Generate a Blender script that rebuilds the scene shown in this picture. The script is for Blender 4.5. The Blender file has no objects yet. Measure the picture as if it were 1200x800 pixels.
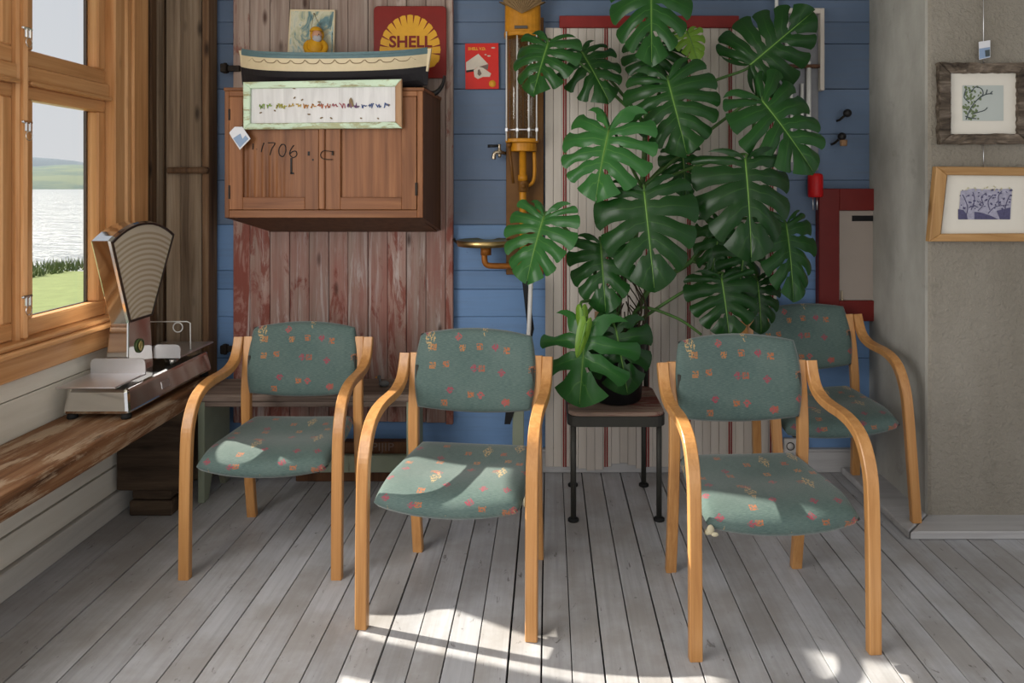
import bpy, bmesh, math, random
from mathutils import Vector, Matrix
PI = math.pi
SC = bpy.context.scene
COL = SC.collection
R = random.Random(7)

# ------------------------------------------------------------------ camera, sky, sun, assumed window light, added fills, exposure
H, F, PX, PY = 1.45, 825.0, 643.0, 220.0          # eye height, focal length in pixels, principal point
cam = bpy.data.cameras.new('camera'); camo = bpy.data.objects.new('camera', cam); COL.objects.link(camo)
camo.location = (0, 0, H); camo.rotation_euler = (PI/2, 0, 0)
cam.sensor_width = 36; cam.lens = F/1200*36
cam.shift_x = (600-PX)/1200; cam.shift_y = -(400-PY)/1200
cam.clip_start = 0.05; cam.clip_end = 6000
SC.camera = camo

world = bpy.data.worlds.new('sky'); SC.world = world; world.use_nodes = True
wn = world.node_tree.nodes; wl = world.node_tree.links; wn.clear()
wo = wn.new('ShaderNodeOutputWorld'); wb = wn.new('ShaderNodeBackground')
wt = wn.new('ShaderNodeTexCoord'); ws = wn.new('ShaderNodeSeparateXYZ'); wr = wn.new('ShaderNodeValToRGB')
wl.new(wt.outputs['Generated'], ws.inputs[0]); wl.new(ws.outputs['Z'], wr.inputs[0])
wr.color_ramp.elements[0].position = 0.0; wr.color_ramp.elements[0].color = (0.90, 0.91, 0.93, 1)
wr.color_ramp.elements[1].position = 0.6; wr.color_ramp.elements[1].color = (0.74, 0.80, 0.90, 1)
wl.new(wr.outputs[0], wb.inputs[0]); wb.inputs[1].default_value = 0.80
wl.new(wb.outputs[0], wo.inputs[0])

sun = bpy.data.lights.new('sun', 'SUN'); suno = bpy.data.objects.new('sun', sun); COL.objects.link(suno)
sun.energy = 13.0; sun.angle = math.radians(0.7); sun.color = (1.0, 0.93, 0.80)
suno.rotation_euler = Vector((0.955, -0.285, -0.675)).to_track_quat('-Z', 'Y').to_euler()

def area(name, loc, direction, sx, sy, power, col):
    l = bpy.data.lights.new(name, 'AREA'); o = bpy.data.objects.new(name, l); COL.objects.link(o)
    l.shape = 'RECTANGLE'; l.size = sx; l.size_y = sy; l.energy = power; l.color = col
    o.location = loc; o.rotation_euler = Vector(direction).to_track_quat('-Z', 'Y').to_euler()
    return o
# added area lights: an assumed, unseen next window on the left wall, then fills
area('assumed_window_daylight', (-1.90, 0.75, 1.60), (1, 0.30, -0.22), 2.0, 1.5, 74, (1.0, 0.97, 0.93))
area('ceiling_fill', (0.6, 0.1, 2.68), (0.0, 0.45, -1), 2.4, 1.2, 9, (1.0, 0.94, 0.86))  # added overhead fill light, no known fixture in this room
area('rear_fill', (0.9, -1.25, 1.25), (-0.1, 1, -0.16), 2.6, 1.5, 17, (1.0, 0.96, 0.90))  # added fill light behind the camera

SC.view_settings.view_transform = 'Standard'; SC.view_settings.look = 'None'
SC.view_settings.gamma = 1.0; SC.view_settings.use_curve_mapping = False
SC.view_settings.exposure = 0.0
SC.cycles.max_bounces = 8; SC.cycles.transparent_max_bounces = 12

# ------------------------------------------------------------------ helpers
def at(px, py, Y):                     # a point read from the photograph at depth Y, in metres
    return Vector(((px-PX)/F*Y, Y, H-(py-PY)/F*Y))
def fl(px, py, Z=0.0):                 # a point on the floor
    Y = F*(H-Z)/(py-PY); return Vector(((px-PX)/F*Y, Y, Z))

class MB:
    def __init__(s): s.b = bmesh.new(); s.uv = None
    def box(s, x0, x1, y0, y1, z0, z1, bev=0.0, mi=0, rot=None, seg=1):
        m = Matrix.Translation(((x0+x1)/2, (y0+y1)/2, (z0+z1)/2)) @ (rot or Matrix()) @ Matrix.Diagonal((abs(x1-x0), abs(y1-y0), abs(z1-z0), 1))
        r = bmesh.ops.create_cube(s.b, size=1, matrix=m)
        fs = {f for v in r['verts'] for f in v.link_faces}
        if bev > 0:
            es = list({e for v in r['verts'] for e in v.link_edges})
            q = bmesh.ops.bevel(s.b, geom=es, offset=bev, segments=seg, profile=.5, affect='EDGES')
            fs = {f for f in fs if f.is_valid} | set(q['faces'])
        for f in fs: f.material_index = mi
        return s
    def hexa(s, pts, bev=0.0, mi=0):   # 8 points: bottom ring then top ring
        v = [s.b.verts.new(p) for p in pts]
        fs = [s.b.faces.new([v[i] for i in q]) for q in ((3,2,1,0),(4,5,6,7),(0,1,5,4),(1,2,6,5),(2,3,7,6),(3,0,4,7))]
        bmesh.ops.recalc_face_normals(s.b, faces=fs)
        if bev > 0:
            q = bmesh.ops.bevel(s.b, geom=list({e for f in fs for e in f.edges}), offset=bev, segments=2, profile=.5, affect='EDGES')
            fs = [f for f in fs if f.is_valid] + q['faces']
        for f in fs: f.material_index = mi
        return s
    def prism(s, pts, d, mi=0, bev=0.0):         # planar polygon swept by vector d
        d = Vector(d)
        a = [s.b.verts.new(p) for p in pts]; c = [s.b.verts.new(Vector(p)+d) for p in pts]
        n = len(pts); fs = [s.b.faces.new(a[::-1]), s.b.faces.new(c)]
        for i in range(n): fs.append(s.b.faces.new((a[i], a[(i+1) % n], c[(i+1) % n], c[i])))
        bmesh.ops.recalc_face_normals(s.b, faces=fs)
        if bev > 0:
            q = bmesh.ops.bevel(s.b, geom=list({e for f in fs[:2] for e in f.edges}), offset=bev, segments=1, profile=.5, affect='EDGES')
            fs = [f for f in fs if f.is_valid] + q['faces']
        for f in fs: f.material_index = mi
        return s
    def tube(s, pts, r, n=8, mi=0, cap=True):
        pts = [Vector(p) for p in pts]; rs = r if isinstance(r, (list, tuple)) else [r]*len(pts)
        rings = []; prev = None
        for i, p in enumerate(pts):
            t = (pts[min(i+1, len(pts)-1)]-pts[max(i-1, 0)])
            t = t.normalized() if t.length > 1e-9 else Vector((0, 0, 1))
            if prev is None: u = t.orthogonal().normalized()
            else:
                u = prev-t*prev.dot(t); u = u.normalized() if u.length > 1e-6 else t.orthogonal().normalized()
            w = t.cross(u); prev = u
            rings.append([s.b.verts.new(p+(u*math.cos(2*PI*k/n)+w*math.sin(2*PI*k/n))*rs[i]) for k in range(n)])
        for i in range(len(rings)-1):
            for k in range(n):
                f = s.b.faces.new((rings[i][k], rings[i][(k+1) % n], rings[i+1][(k+1) % n], rings[i+1][k])); f.material_index = mi; f.smooth = True
        if cap:
            f = s.b.faces.new(rings[0][::-1]); f.material_index = mi; f = s.b.faces.new(rings[-1]); f.material_index = mi
        return s
    def strip(s, pts, wx, th, bev=.003, mi=0):   # bent laminated strip in a y-z plane: width along x, thickness across the bend
        pts = [Vector(p) for p in pts]; rings = []
        a, b = wx/2, th/2
        sec = [(-a+bev, -b), (a-bev, -b), (a, -b+bev), (a, b-bev), (a-bev, b), (-a+bev, b), (-a, b-bev), (-a, -b+bev)]
        for i, p in enumerate(pts):
            t = (pts[min(i+1, len(pts)-1)]-pts[max(i-1, 0)]).normalized()
            n = Vector((0, -t.z, t.y))
            rings.append([s.b.verts.new(p+Vector((1, 0, 0))*q[0]+n*q[1]) for q in sec])
        fs = []
        for i in range(len(rings)-1):
            for k in range(8): fs.append(s.b.faces.new((rings[i][k], rings[i][(k+1) % 8], rings[i+1][(k+1) % 8], rings[i+1][k])))
        fs.append(s.b.faces.new(rings[0][::-1])); fs.append(s.b.faces.new(rings[-1]))
        bmesh.ops.recalc_face_normals(s.b, faces=fs)
        for f in fs: f.material_index = mi
        return s
    def lathe(s, prof, c, axis='Z', n=24, mi=0, smooth=True):
        rings = []
        for r, h in prof:
            ring = []
            for k in range(n):
                a = 2*PI*k/n; x, y = r*math.cos(a), r*math.sin(a)
                p = {'Z': (x, y, h), 'Y': (x, h, y), 'X': (h, x, y)}[axis]
                ring.append(s.b.verts.new(Vector(c)+Vector(p)))
            rings.append(ring)
        fs = []
        for i in range(len(rings)-1):
            for k in range(n): fs.append(s.b.faces.new((rings[i][k], rings[i][(k+1) % n], rings[i+1][(k+1) % n], rings[i+1][k])))
        fs.append(s.b.faces.new(rings[0][::-1])); fs.append(s.b.faces.new(rings[-1]))
        bmesh.ops.recalc_face_normals(s.b, faces=fs)
        for f in fs: f.material_index = mi; f.smooth = smooth
        return s
    def ball(s, c, r, mi=0, u=14, v=10, rot=None):
        r = r if isinstance(r, (tuple, list)) else (r, r, r)
        q = bmesh.ops.create_uvsphere(s.b, u_segments=u, v_segments=v, radius=1, matrix=Matrix.Translation(c) @ (rot or Matrix()) @ Matrix.Diagonal((*r, 1)))
        for f in {f for x in q['verts'] for f in x.link_faces}: f.material_index = mi; f.smooth = True
        return s
    def mesh(s, m, mi=0):              # take in a text mesh
        n = len(s.b.faces); s.b.from_mesh(m); s.b.faces.ensure_lookup_table()
        for f in s.b.faces[n:]: f.material_index = mi
        return s

def wpos(o):
    p = Vector((0, 0, 0))
    while o is not None: p += o.location; o = o.parent
    return p
def obj(name, mb, mat, parent=None, world=True, base=None, smooth=None, kind=None, label=None):
    me = bpy.data.meshes.new(name)
    off = wpos(parent) if (parent is not None and world) else Vector((0, 0, 0))
    o = bpy.data.objects.new(name, me); COL.objects.link(o)
    if parent is not None:
        o.parent = parent
        if world: mb.b.transform(Matrix.Translation(-off))
    elif base is not None:
        mb.b.transform(Matrix.Translation(-Vector(base))); o.location = base
    mb.b.normal_update(); mb.b.to_mesh(me); mb.b.free()
    for m in (mat if isinstance(mat, (list, tuple)) else [mat]): me.materials.append(m)
    if smooth is not None: me.polygons.foreach_set('use_smooth', [smooth]*len(me.polygons))
    if kind: o['kind'] = kind
    if label: o['label'] = label
    return o
def tag(o, label, cat, group=None, kind=None):
    o['label'] = label; o['category'] = cat
    if group: o['group'] = group
    if kind: o['kind'] = kind
    return o
def thing(name, label, cat, loc, rz=0.0, group=None):
    o = bpy.data.objects.new(name, None); COL.objects.link(o); o.empty_display_size = .1
    o.location = loc; o.rotation_euler = (0, 0, rz)
    return tag(o, label, cat, group)
def struct_root(name, loc):
    o = bpy.data.objects.new(name, None); COL.objects.link(o); o.location = loc; o['kind'] = 'structure'; return o
def copy_tree(o, parent=None):
    c = o.copy(); COL.objects.link(c)
    if parent is not None: c.parent = parent
    for ch in list(o.children): copy_tree(ch, c)
    return c
def smooth_path(pts, n=6):
    pts = [Vector(p) for p in pts]; out = []
    for i in range(len(pts)-1):
        p0, p1, p2, p3 = pts[max(i-1, 0)], pts[i], pts[i+1], pts[min(i+2, len(pts)-1)]
        for k in range(n):
            t = k/n; out.append(.5*((2*p1)+(p2-p0)*t+(2*p0-5*p1+4*p2-p3)*t*t+(3*p1-p0-3*p2+p3)*t**3))
    out.append(pts[-1]); return out
def text_mesh(txt, size, extrude=.0006, fat=0.0, shear=0.0):
    c = bpy.data.curves.new('lettering', 'FONT'); c.body = txt; c.size = size; c.extrude = extrude; c.offset = fat; c.shear = shear
    c.align_x = 'CENTER'; c.align_y = 'CENTER'; c.resolution_u = 3
    o = bpy.data.objects.new('lettering', c); COL.objects.link(o)
    bpy.context.view_layer.update()
    m = bpy.data.meshes.new_from_object(o.evaluated_get(bpy.context.evaluated_depsgraph_get()))
    bpy.data.objects.remove(o); return m
def lettering(txt, size, c, fat=0.0, sx=1.0, tilt=0.0, shear=0.0):       # standing text facing -Y, centred on c
    m = text_mesh(txt, size, .0006, fat, shear)
    m.transform(Matrix.Translation(c) @ Matrix.Rotation(tilt, 4, 'Y') @ Matrix.Rotation(PI/2, 4, 'X') @ Matrix.Diagonal((sx, 1, 1, 1)))
    return m

# ------------------------------------------------------------------ materials
class N:
    def __init__(s, name):
        s.m = bpy.data.materials.new(name); s.m.use_nodes = True
        s.t = s.m.node_tree; s.t.nodes.clear()
        s.out = s.new('ShaderNodeOutputMaterial'); s.p = s.new('ShaderNodeBsdfPrincipled')
        s.t.links.new(s.p.outputs[0], s.out.inputs[0])
    def new(s, k, **kw):
        n = s.t.nodes.new(k)
        for a, b in kw.items(): setattr(n, a, b)
        return n
    def link(s, a, b): s.t.links.new(a, b)
    def set(s, **kw):
        for k, v in kw.items():
            i = s.p.inputs[k.replace('_', ' ')]
            i.default_value = (*v, 1) if isinstance(v, tuple) and len(v) == 3 else v
        return s
    def coords(s, scale=(1, 1, 1), rnd=True, src='Object'):
        tc = s.new('ShaderNodeTexCoord'); o = tc.outputs[src]
        if rnd:
            oi = s.new('ShaderNodeObjectInfo'); mu = s.new('ShaderNodeVectorMath', operation='SCALE'); mu.inputs[0].default_value = (13.7, 7.3, 21.1)
            s.link(oi.outputs['Random'], mu.inputs['Scale'])
            ad = s.new('ShaderNodeVectorMath', operation='ADD'); s.link(o, ad.inputs[0]); s.link(mu.outputs[0], ad.inputs[1]); o = ad.outputs[0]
        mp = s.new('ShaderNodeMapping'); mp.inputs['Scale'].default_value = scale; s.link(o, mp.inputs[0]); return mp.outputs[0]
    def noise(s, vec, scale, detail=6, rough=.6, dist=0.0):
        n = s.new('ShaderNodeTexNoise'); n.inputs['Scale'].default_value = scale; n.inputs['Detail'].default_value = detail
        n.inputs['Roughness'].default_value = rough; n.inputs['Distortion'].default_value = dist; s.link(vec, n.inputs['Vector']); return n.outputs['Fac']
    def ramp(s, fac, stops, interp='LINEAR'):
        r = s.new('ShaderNodeValToRGB'); cr = r.color_ramp; cr.interpolation = interp
        while len(cr.elements) < len(stops): cr.elements.new(.5)
        for e, (p, c) in zip(cr.elements, stops):
            e.position = p; e.color = (*c, 1) if isinstance(c, tuple) else (c, c, c, 1)
        s.link(fac, r.inputs[0]); return r.outputs[0]
    def mix(s, fac, a, b, blend='MIX'):
        m = s.new('ShaderNodeMix', data_type='RGBA', blend_type=blend)
        for k, v in ((0, fac), (6, a), (7, b)):
            if hasattr(v, 'is_linked') or hasattr(v, 'node'): s.link(v, m.inputs[k])
            elif isinstance(v, tuple): m.inputs[k].default_value = (*v, 1)
            else: m.inputs[k].default_value = v
        return m.outputs[2]
    def math(s, op, a, b=0.0, clamp=False):
        m = s.new('ShaderNodeMath', operation=op); m.use_clamp = clamp
        for k, v in ((0, a), (1, b)):
            if hasattr(v, 'node'): s.link(v, m.inputs[k])
            else: m.inputs[k].default_value = v
        return m.outputs[0]
    def bump(s, h, strength=.3, dist=.002):
        b = s.new('ShaderNodeBump'); b.inputs['Strength'].default_value = strength; b.inputs['Distance'].default_value = dist
        s.link(h, b.inputs['Height']); s.link(b.outputs[0], s.p.inputs['Normal']); return b
    def color(s, c): s.link(c, s.p.inputs['Base Color']); return s
    def randmul(s, c, lo=.8, hi=1.15):
        oi = s.new('ShaderNodeObjectInfo'); mr = s.new('ShaderNodeMapRange'); mr.inputs[3].default_value = lo; mr.inputs[4].default_value = hi
        s.link(oi.outputs['Random'], mr.inputs[0]); cx = s.new('ShaderNodeCombineXYZ')
        for i in range(3): s.link(mr.outputs[0], cx.inputs[i])
        return s.mix(1.0, c, cx.outputs[0], 'MULTIPLY')

def plain(name, col, rough=.6, metal=0.0, var=.15, scale=30, bump=0.0, **kw):
    n = N(name); v = n.coords()
    c = n.mix(n.noise(v, scale, 5), tuple(x*(1-var) for x in col), tuple(min(1, x*(1+var)) for x in col)); n.color(c)
    n.set(Roughness=rough, Metallic=metal, Specular_IOR_Level=.22, **kw)
    if bump: n.bump(n.noise(v, scale*3, 6), bump)
    return n.m
def wood(name, cols, axis='Z', cross=28, along=1.6, rough=.6, bump=.25, knots=0.0, paint=None, cover=.5, pscale=5, stretch=.25, rnd=(.82, 1.15), fine=True, spec=.22):
    n = N(name)
    sc = {'X': (along, cross, cross), 'Y': (cross, along, cross), 'Z': (cross, cross, along)}[axis]
    v = n.coords(sc); g = n.noise(v, 1.0, 8, .62, .6)
    c = n.ramp(g, [(.28, cols[0]), (.5, cols[1]), (.72, cols[2])])
    sc2 = {'X': (6, 240, 240), 'Y': (240, 6, 240), 'Z': (240, 240, 6)}[axis]
    g2 = n.noise(n.coords(sc2), 1.0, 3, .6)
    if fine: c = n.mix(n.math('MULTIPLY', g2, .45), c, cols[0])
    if knots:
        sk = {'X': (3, 9, 9), 'Y': (9, 3, 9), 'Z': (9, 9, 3)}[axis]
        vo = n.new('ShaderNodeTexVoronoi'); n.link(n.coords(sk), vo.inputs['Vector']); vo.inputs['Scale'].default_value = 1.0
        c = n.mix(n.ramp(vo.outputs['Distance'], [(.04, knots), (.16, 0.0)]), c, tuple(x*.35 for x in cols[0]))
    h = n.math('ADD', g, n.math('MULTIPLY', g2, .5))
    if paint:
        st = {'X': (stretch, 1, 1), 'Y': (1, stretch, 1), 'Z': (1, 1, stretch)}[axis]
        pn = n.noise(n.coords(st), pscale, 9, .68, .4)
        pn = n.math('ADD', pn, n.math('MULTIPLY', n.math('SUBTRACT', g2, .5), .25))
        oi = n.new('ShaderNodeObjectInfo')
        pn = n.math('ADD', pn, n.math('MULTIPLY', n.math('SUBTRACT', oi.outputs['Random'], .5), .12))
        k = n.ramp(pn, [(max(0, .72-cover*.5), 0.0), (min(1, .72-cover*.5+.07), 1.0)])
        pc = n.mix(n.noise(n.coords((1, 1, 1)), 6, 5), tuple(x*.75 for x in paint), tuple(min(1, x*1.2) for x in paint))
        c = n.mix(k, c, pc); h = n.math('ADD', h, n.math('MULTIPLY', k, .6))
    if rnd: c = n.randmul(c, *rnd)
    n.color(c); n.set(Roughness=rough, Specular_IOR_Level=spec)
    if bump: n.bump(h, bump, .002)
    return n.m

M = {}
# painted floor
n = N('floor_paint'); v = n.coords((1, 1, 1))
g = n.noise(n.coords((60, 2.2, 60)), 1, 8, .65); blot = n.noise(v, 3.0, 6, .65)
scr = n.noise(n.coords((34, 12, 30)), 1, 6, .7, .8)
c = n.ramp(g, [(.3, (.335, .335, .35)), (.5, (.40, .40, .42)), (.7, (.45, .452, .475))])
c = n.mix(n.ramp(blot, [(.40, .65), (.60, 0.0)]), c, (.26, .24, .222))
c = n.mix(n.ramp(scr, [(.63, 0.0), (.70, .85)]), c, (.10, .088, .078))
scr2 = n.noise(n.coords((120, 9, 60)), 1, 4, .6, .3)
c = n.mix(n.ramp(scr2, [(.68, 0.0), (.74, .6)]), c, (.14, .115, .10))
c = n.randmul(c, .9, 1.1); n.color(c); n.set(Roughness=.45, Specular_IOR_Level=.35)
n.link(n.ramp(blot, [(.3, .38), (.7, .6)]), n.p.inputs['Roughness']); n.bump(n.math('ADD', g, n.math('MULTIPLY', scr, .6)), .22, .0015); M['floor'] = n.m
M['dark'] = plain('dark_gap', (.012, .011, .010), .9)
# blue planks
n = N('blue_paint'); g = n.noise(n.coords((2.5, 40, 60)), 1, 7, .6); bl = n.noise(n.coords((1, 1, 1)), 4, 6, .6)
c = n.mix(bl, (.098, .190, .36), (.145, .255, .45)); c = n.mix(n.ramp(g, [(.5, 0.0), (.8, .35)]), c, (.10, .12, .155))
sp = n.noise(n.coords((14, 14, 22)), 1, 4, .6); c = n.mix(n.ramp(sp, [(.7, 0.0), (.76, .6)]), c, (.04, .06, .11))
c = n.randmul(c, .86, 1.1); n.color(c); n.set(Roughness=.5, Specular_IOR_Level=.35); n.bump(n.math('ADD', g, bl), .3, .002); M['blue'] = n.m
n = N('dimmed_dusty_blue_paint'); g = n.noise(n.coords((2.5, 40, 60)), 1, 7, .6); bl = n.noise(n.coords((1, 1, 1)), 4, 6, .6)  # dusty grey-blue upper planks, darkened to paint in the dimmer light up there
c = n.mix(bl, (.080, .122, .198), (.113, .16, .248)); c = n.mix(n.ramp(g, [(.5, 0.0), (.8, .35)]), c, (.11, .12, .14))
sp = n.noise(n.coords((14, 14, 22)), 1, 4, .6); c = n.mix(n.ramp(sp, [(.7, 0.0), (.76, .6)]), c, (.04, .05, .08))
c = n.randmul(c, .86, 1.1); n.color(c); n.set(Roughness=.55, Specular_IOR_Level=.35); n.bump(n.math('ADD', g, bl), .3, .002); M['dimmed_dusty_blue'] = n.m
M['white_wall'] = wood('white_wall_paint', ((.60, .565, .49), (.66, .625, .55), (.70, .67, .60)), 'Y', 20, 1.5, .55, .08, rnd=(.92, 1.05), fine=False)
M['skirting'] = wood('grey_skirting_paint', ((.33, .32, .32), (.42, .41, .41), (.48, .47, .47)), 'X', 20, 1.5, .5, .2, paint=(.17, .15, .14), cover=.22, rnd=(.9, 1.05))
M['skirt_left'] = wood('cream_skirting_paint', ((.44, .42, .39), (.54, .52, .48), (.6, .58, .54)), 'Y', 20, 1.5, .5, .15, rnd=(.9, 1.05))
M['pine_y'] = wood('varnished_pine_lengthwise', ((.40, .18, .065), (.60, .315, .135), (.72, .43, .215)), 'Y', 30, 1.2, .32, .08, knots=.8, rnd=(.9, 1.1))
M['pine_z'] = wood('varnished_pine_upright', ((.40, .18, .065), (.60, .315, .135), (.72, .43, .215)), 'Z', 30, 1.2, .32, .08, knots=.5, rnd=(.9, 1.1))
M['old_z'] = wood('weathered_upright_board', ((.10, .068, .045), (.27, .20, .135), (.40, .32, .235)), 'Z', 24, .9, .75, .5, knots=.9, rnd=(.8, 1.2))
M['old_dark'] = wood('dark_old_board', ((.05, .026, .015), (.15, .085, .045), (.25, .165, .10)), 'Z', 24, .9, .75, .5, knots=.9, rnd=(.7, 1.25))
M['beam'] = wood('rough_beam', ((.045, .018, .008), (.185, .085, .038), (.34, .20, .11)), 'Y', 22, 1.3, .6, .7, knots=.9, rnd=None, paint=(.33, .235, .155), cover=.34, pscale=13, stretch=.2)
M['dark_block'] = wood('dark_rough_timber', ((.03, .02, .013), (.085, .056, .036), (.16, .11, .07)), 'X', 18, 2, .85, .6, knots=.8, rnd=(.8, 1.2))
n = N('flaking_red_board'); g = n.noise(n.coords((34, 34, 1.2)), 1, 8, .64, .5); f2 = n.noise(n.coords((200, 200, 5)), 1, 3, .6)
c = n.ramp(g, [(.28, (.17, .125, .10)), (.5, (.33, .27, .23)), (.72, (.47, .41, .36))]); c = n.mix(n.math('MULTIPLY', f2, .35), c, (.13, .095, .08))
hz = n.new('ShaderNodeSeparateXYZ'); n.link(n.new('ShaderNodeTexCoord').outputs['Object'], hz.inputs[0]); low = n.ramp(n.math('MULTIPLY', hz.outputs[2], .4), [(.30, 1.0), (.55, 0.0)])
wash = n.noise(n.coords((7, 7, 1.0)), 1, 6, .65, .6); k1 = n.math('MULTIPLY', n.ramp(wash, [(.35, .25), (.62, .95)]), n.math('ADD', n.math('MULTIPLY', low, .62), .22))
c = n.mix(k1, c, (.27, .105, .085)); ch = n.noise(n.coords((11, 11, 3.2)), 1, 9, .7, 1.2); oi = n.new('ShaderNodeObjectInfo')
k2 = n.ramp(n.math('ADD', ch, n.math('ADD', n.math('MULTIPLY', low, .09), n.math('MULTIPLY', n.math('SUBTRACT', oi.outputs['Random'], .5), .16))), [(.60, 0.0), (.69, .8)])
c = n.mix(k2, c, (.165, .038, .026)); wh = n.ramp(n.noise(n.coords((22, 22, 1.6)), 1, 7, .7, .8), [(.53, 0.0), (.63, .75)]); c = n.mix(n.math('MULTIPLY', wh, low), c, (.43, .37, .35))
vo = n.new('ShaderNodeTexVoronoi'); n.link(n.coords((9, 9, 3)), vo.inputs['Vector']); vo.inputs['Scale'].default_value = 1.0
c = n.mix(n.ramp(vo.outputs['Distance'], [(.05, .9), (.15, 0.0)]), c, (.06, .03, .022)); n.color(n.randmul(c, .85, 1.12)); n.set(Roughness=.8, Specular_IOR_Level=.2)
n.bump(n.math('ADD', g, n.math('ADD', f2, n.math('MULTIPLY', k2, .8))), .6, .002); M['barn'] = n.m
M['cab_z'] = wood('brown_cabinet_wood_upright', ((.10, .034, .011), (.225, .088, .033), (.33, .145, .06)), 'Z', 26, 1.3, .45, .2, knots=.3, rnd=(.85, 1.12))
M['cab_x'] = wood('brown_cabinet_wood_level', ((.10, .034, .011), (.225, .088, .033), (.33, .145, .06)), 'X', 26, 1.3, .45, .2, knots=.3, rnd=(.85, 1.12))
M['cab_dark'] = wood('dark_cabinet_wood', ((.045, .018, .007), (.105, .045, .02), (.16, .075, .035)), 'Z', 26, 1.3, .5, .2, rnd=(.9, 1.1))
M['birch'] = wood('lacquered_birch', ((.34, .15, .045), (.46, .225, .075), (.54, .29, .11)), 'Z', 55, 1.4, .33, .06, rnd=(.92, 1.08), spec=.5)
M['bench'] = wood('worn_bench_board', ((.06, .04, .03), (.22, .165, .135), (.36, .285, .24)), 'X', 24, 1.4, .7, .5, knots=.6, rnd=(.85, 1.1))
M['pale_green'] = wood('flaking_pale_green', ((.10, .09, .06), (.2, .18, .13), (.28, .26, .2)), 'Z', 24, 1.4, .6, .3, paint=(.245, .275, .205), cover=.72, pscale=6, rnd=(.9, 1.05))
M['frame_green'] = wood('flaking_mint_paint', ((.18, .13, .07), (.36, .38, .22), (.46, .5, .32)), 'X', 30, 3, .6, .4, paint=(.52, .64, .49), cover=.55, pscale=30, stretch=.3, rnd=(.92, 1.06))
M['frame_bare'] = wood('bare_frame_wood', ((.22, .12, .06), (.34, .20, .11), (.42, .27, .16)), 'Z', 30, 3, .6, .2)
M['drift'] = wood('rough_bark_frame', ((.016, .011, .008), (.13, .10, .075), (.32, .26, .21)), 'X', 38, 6, .85, .9, knots=.8, rnd=(.7, 1.2))
M['pine_frame'] = wood('knotty_pine_frame', ((.24, .12, .04), (.38, .215, .085), (.48, .29, .13)), 'X', 26, 2, .5, .15, knots=.7, rnd=(.9, 1.1))
M['pine_frame_z'] = wood('knotty_pine_frame_upright', ((.24, .12, .04), (.38, .215, .085), (.48, .29, .13)), 'Z', 26, 2, .5, .15, knots=.7, rnd=(.9, 1.1))
M['bead'] = wood('cream_beadboard', ((.455, .40, .35), (.515, .465, .415), (.55, .505, .46)), 'Z', 16, 1.2, .5, .15, rnd=(.94, 1.04), fine=False)
M['bead_red'] = plain('dark_red_paint', (.20, .018, .016), .5, var=.25, scale=14)
M['maroon'] = plain('maroon_cupboard_paint', (.13, .013, .011), .45, var=.2, scale=8)
M['hatch'] = plain('taupe_panel_paint', (.30, .255, .225), .5, var=.1, scale=5)
# column plaster
def plaster(name, c0, c1, bs, sc):
    n = N(name); v = n.coords((1, 1, 1), rnd=False); big = n.noise(n.coords((1, 1, .45), rnd=False), 2.2, 6, .6); fine = n.noise(v, sc, 5, .6, .4)
    c = n.mix(n.ramp(big, [(.3, 0.0), (.7, 1.0)]), c0, c1); c = n.mix(n.ramp(n.noise(v, 9, 4), [(.62, 0.0), (.74, .35)]), c, tuple(x*.6 for x in c0))
    n.color(c); n.set(Roughness=.85, Specular_IOR_Level=.25); n.bump(n.math('ADD', fine, n.math('MULTIPLY', big, .5)), bs, .012); return n.m
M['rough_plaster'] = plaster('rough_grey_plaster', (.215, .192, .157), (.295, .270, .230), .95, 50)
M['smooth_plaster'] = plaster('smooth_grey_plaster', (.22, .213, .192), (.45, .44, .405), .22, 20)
M['ceiling'] = plain('white_ceiling_paint', (.62, .60, .56), .7, var=.05)
# fabric
n = N('teal_patterned_fabric'); tc = n.new('ShaderNodeTexCoord'); uv = tc.outputs['UV']
wv = n.noise(uv, 900, 2, .6); mp = n.new('ShaderNodeMapping'); mp.inputs['Scale'].default_value = (60, 700, 1); n.link(uv, mp.inputs[0]); st = n.noise(mp.outputs[0], 1, 4, .6)
c = n.ramp(st, [(.3, (.038, .070, .066)), (.5, (.063, .102, .094)), (.72, (.105, .150, .137))])
c = n.mix(n.ramp(n.noise(uv, 7, 4), [(.35, 0.0), (.75, .35)]), c, (.13, .168, .152))
def motif(scale, off, metric, thr, cols, rnd=.65, cut=0.0):
    mp = n.new('ShaderNodeMapping'); mp.inputs['Location'].default_value = off; n.link(uv, mp.inputs[0])
    vo = n.new('ShaderNodeTexVoronoi', voronoi_dimensions='2D', feature='F1', distance=metric); vo.inputs['Scale'].default_value = scale
    vo.inputs['Randomness'].default_value = rnd; n.link(mp.outputs[0], vo.inputs['Vector'])
    k = n.math('LESS_THAN', vo.outputs['Distance'], thr)
    sx = n.new('ShaderNodeSeparateColor'); n.link(vo.outputs['Color'], sx.inputs[0])
    if cut: k = n.math('MULTIPLY', k, n.math('GREATER_THAN', sx.outputs[2], cut))
    brk = n.math('GREATER_THAN', n.noise(mp.outputs[0], 150, 2, .5), .47)
    k = n.math('MULTIPLY', k, brk)
    return k, n.ramp(sx.outputs[0], cols, 'CONSTANT')
k, cc = motif(9.6, (.013, .02, 0), 'CHEBYCHEV', .118, [(0, (.34, .105, .035)), (.5, (.28, .075, .04)), (.75, (.36, .145, .045))], cut=.42); c = n.mix(n.math('MULTIPLY', k, .85), c, cc)
k, cc = motif(9.8, (.33, .71, 0), 'MANHATTAN', .165, [(0, (.26, .035, .06)), (.6, (.33, .06, .06))], cut=.42); c = n.mix(n.math('MULTIPLY', k, .85), c, cc)
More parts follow.
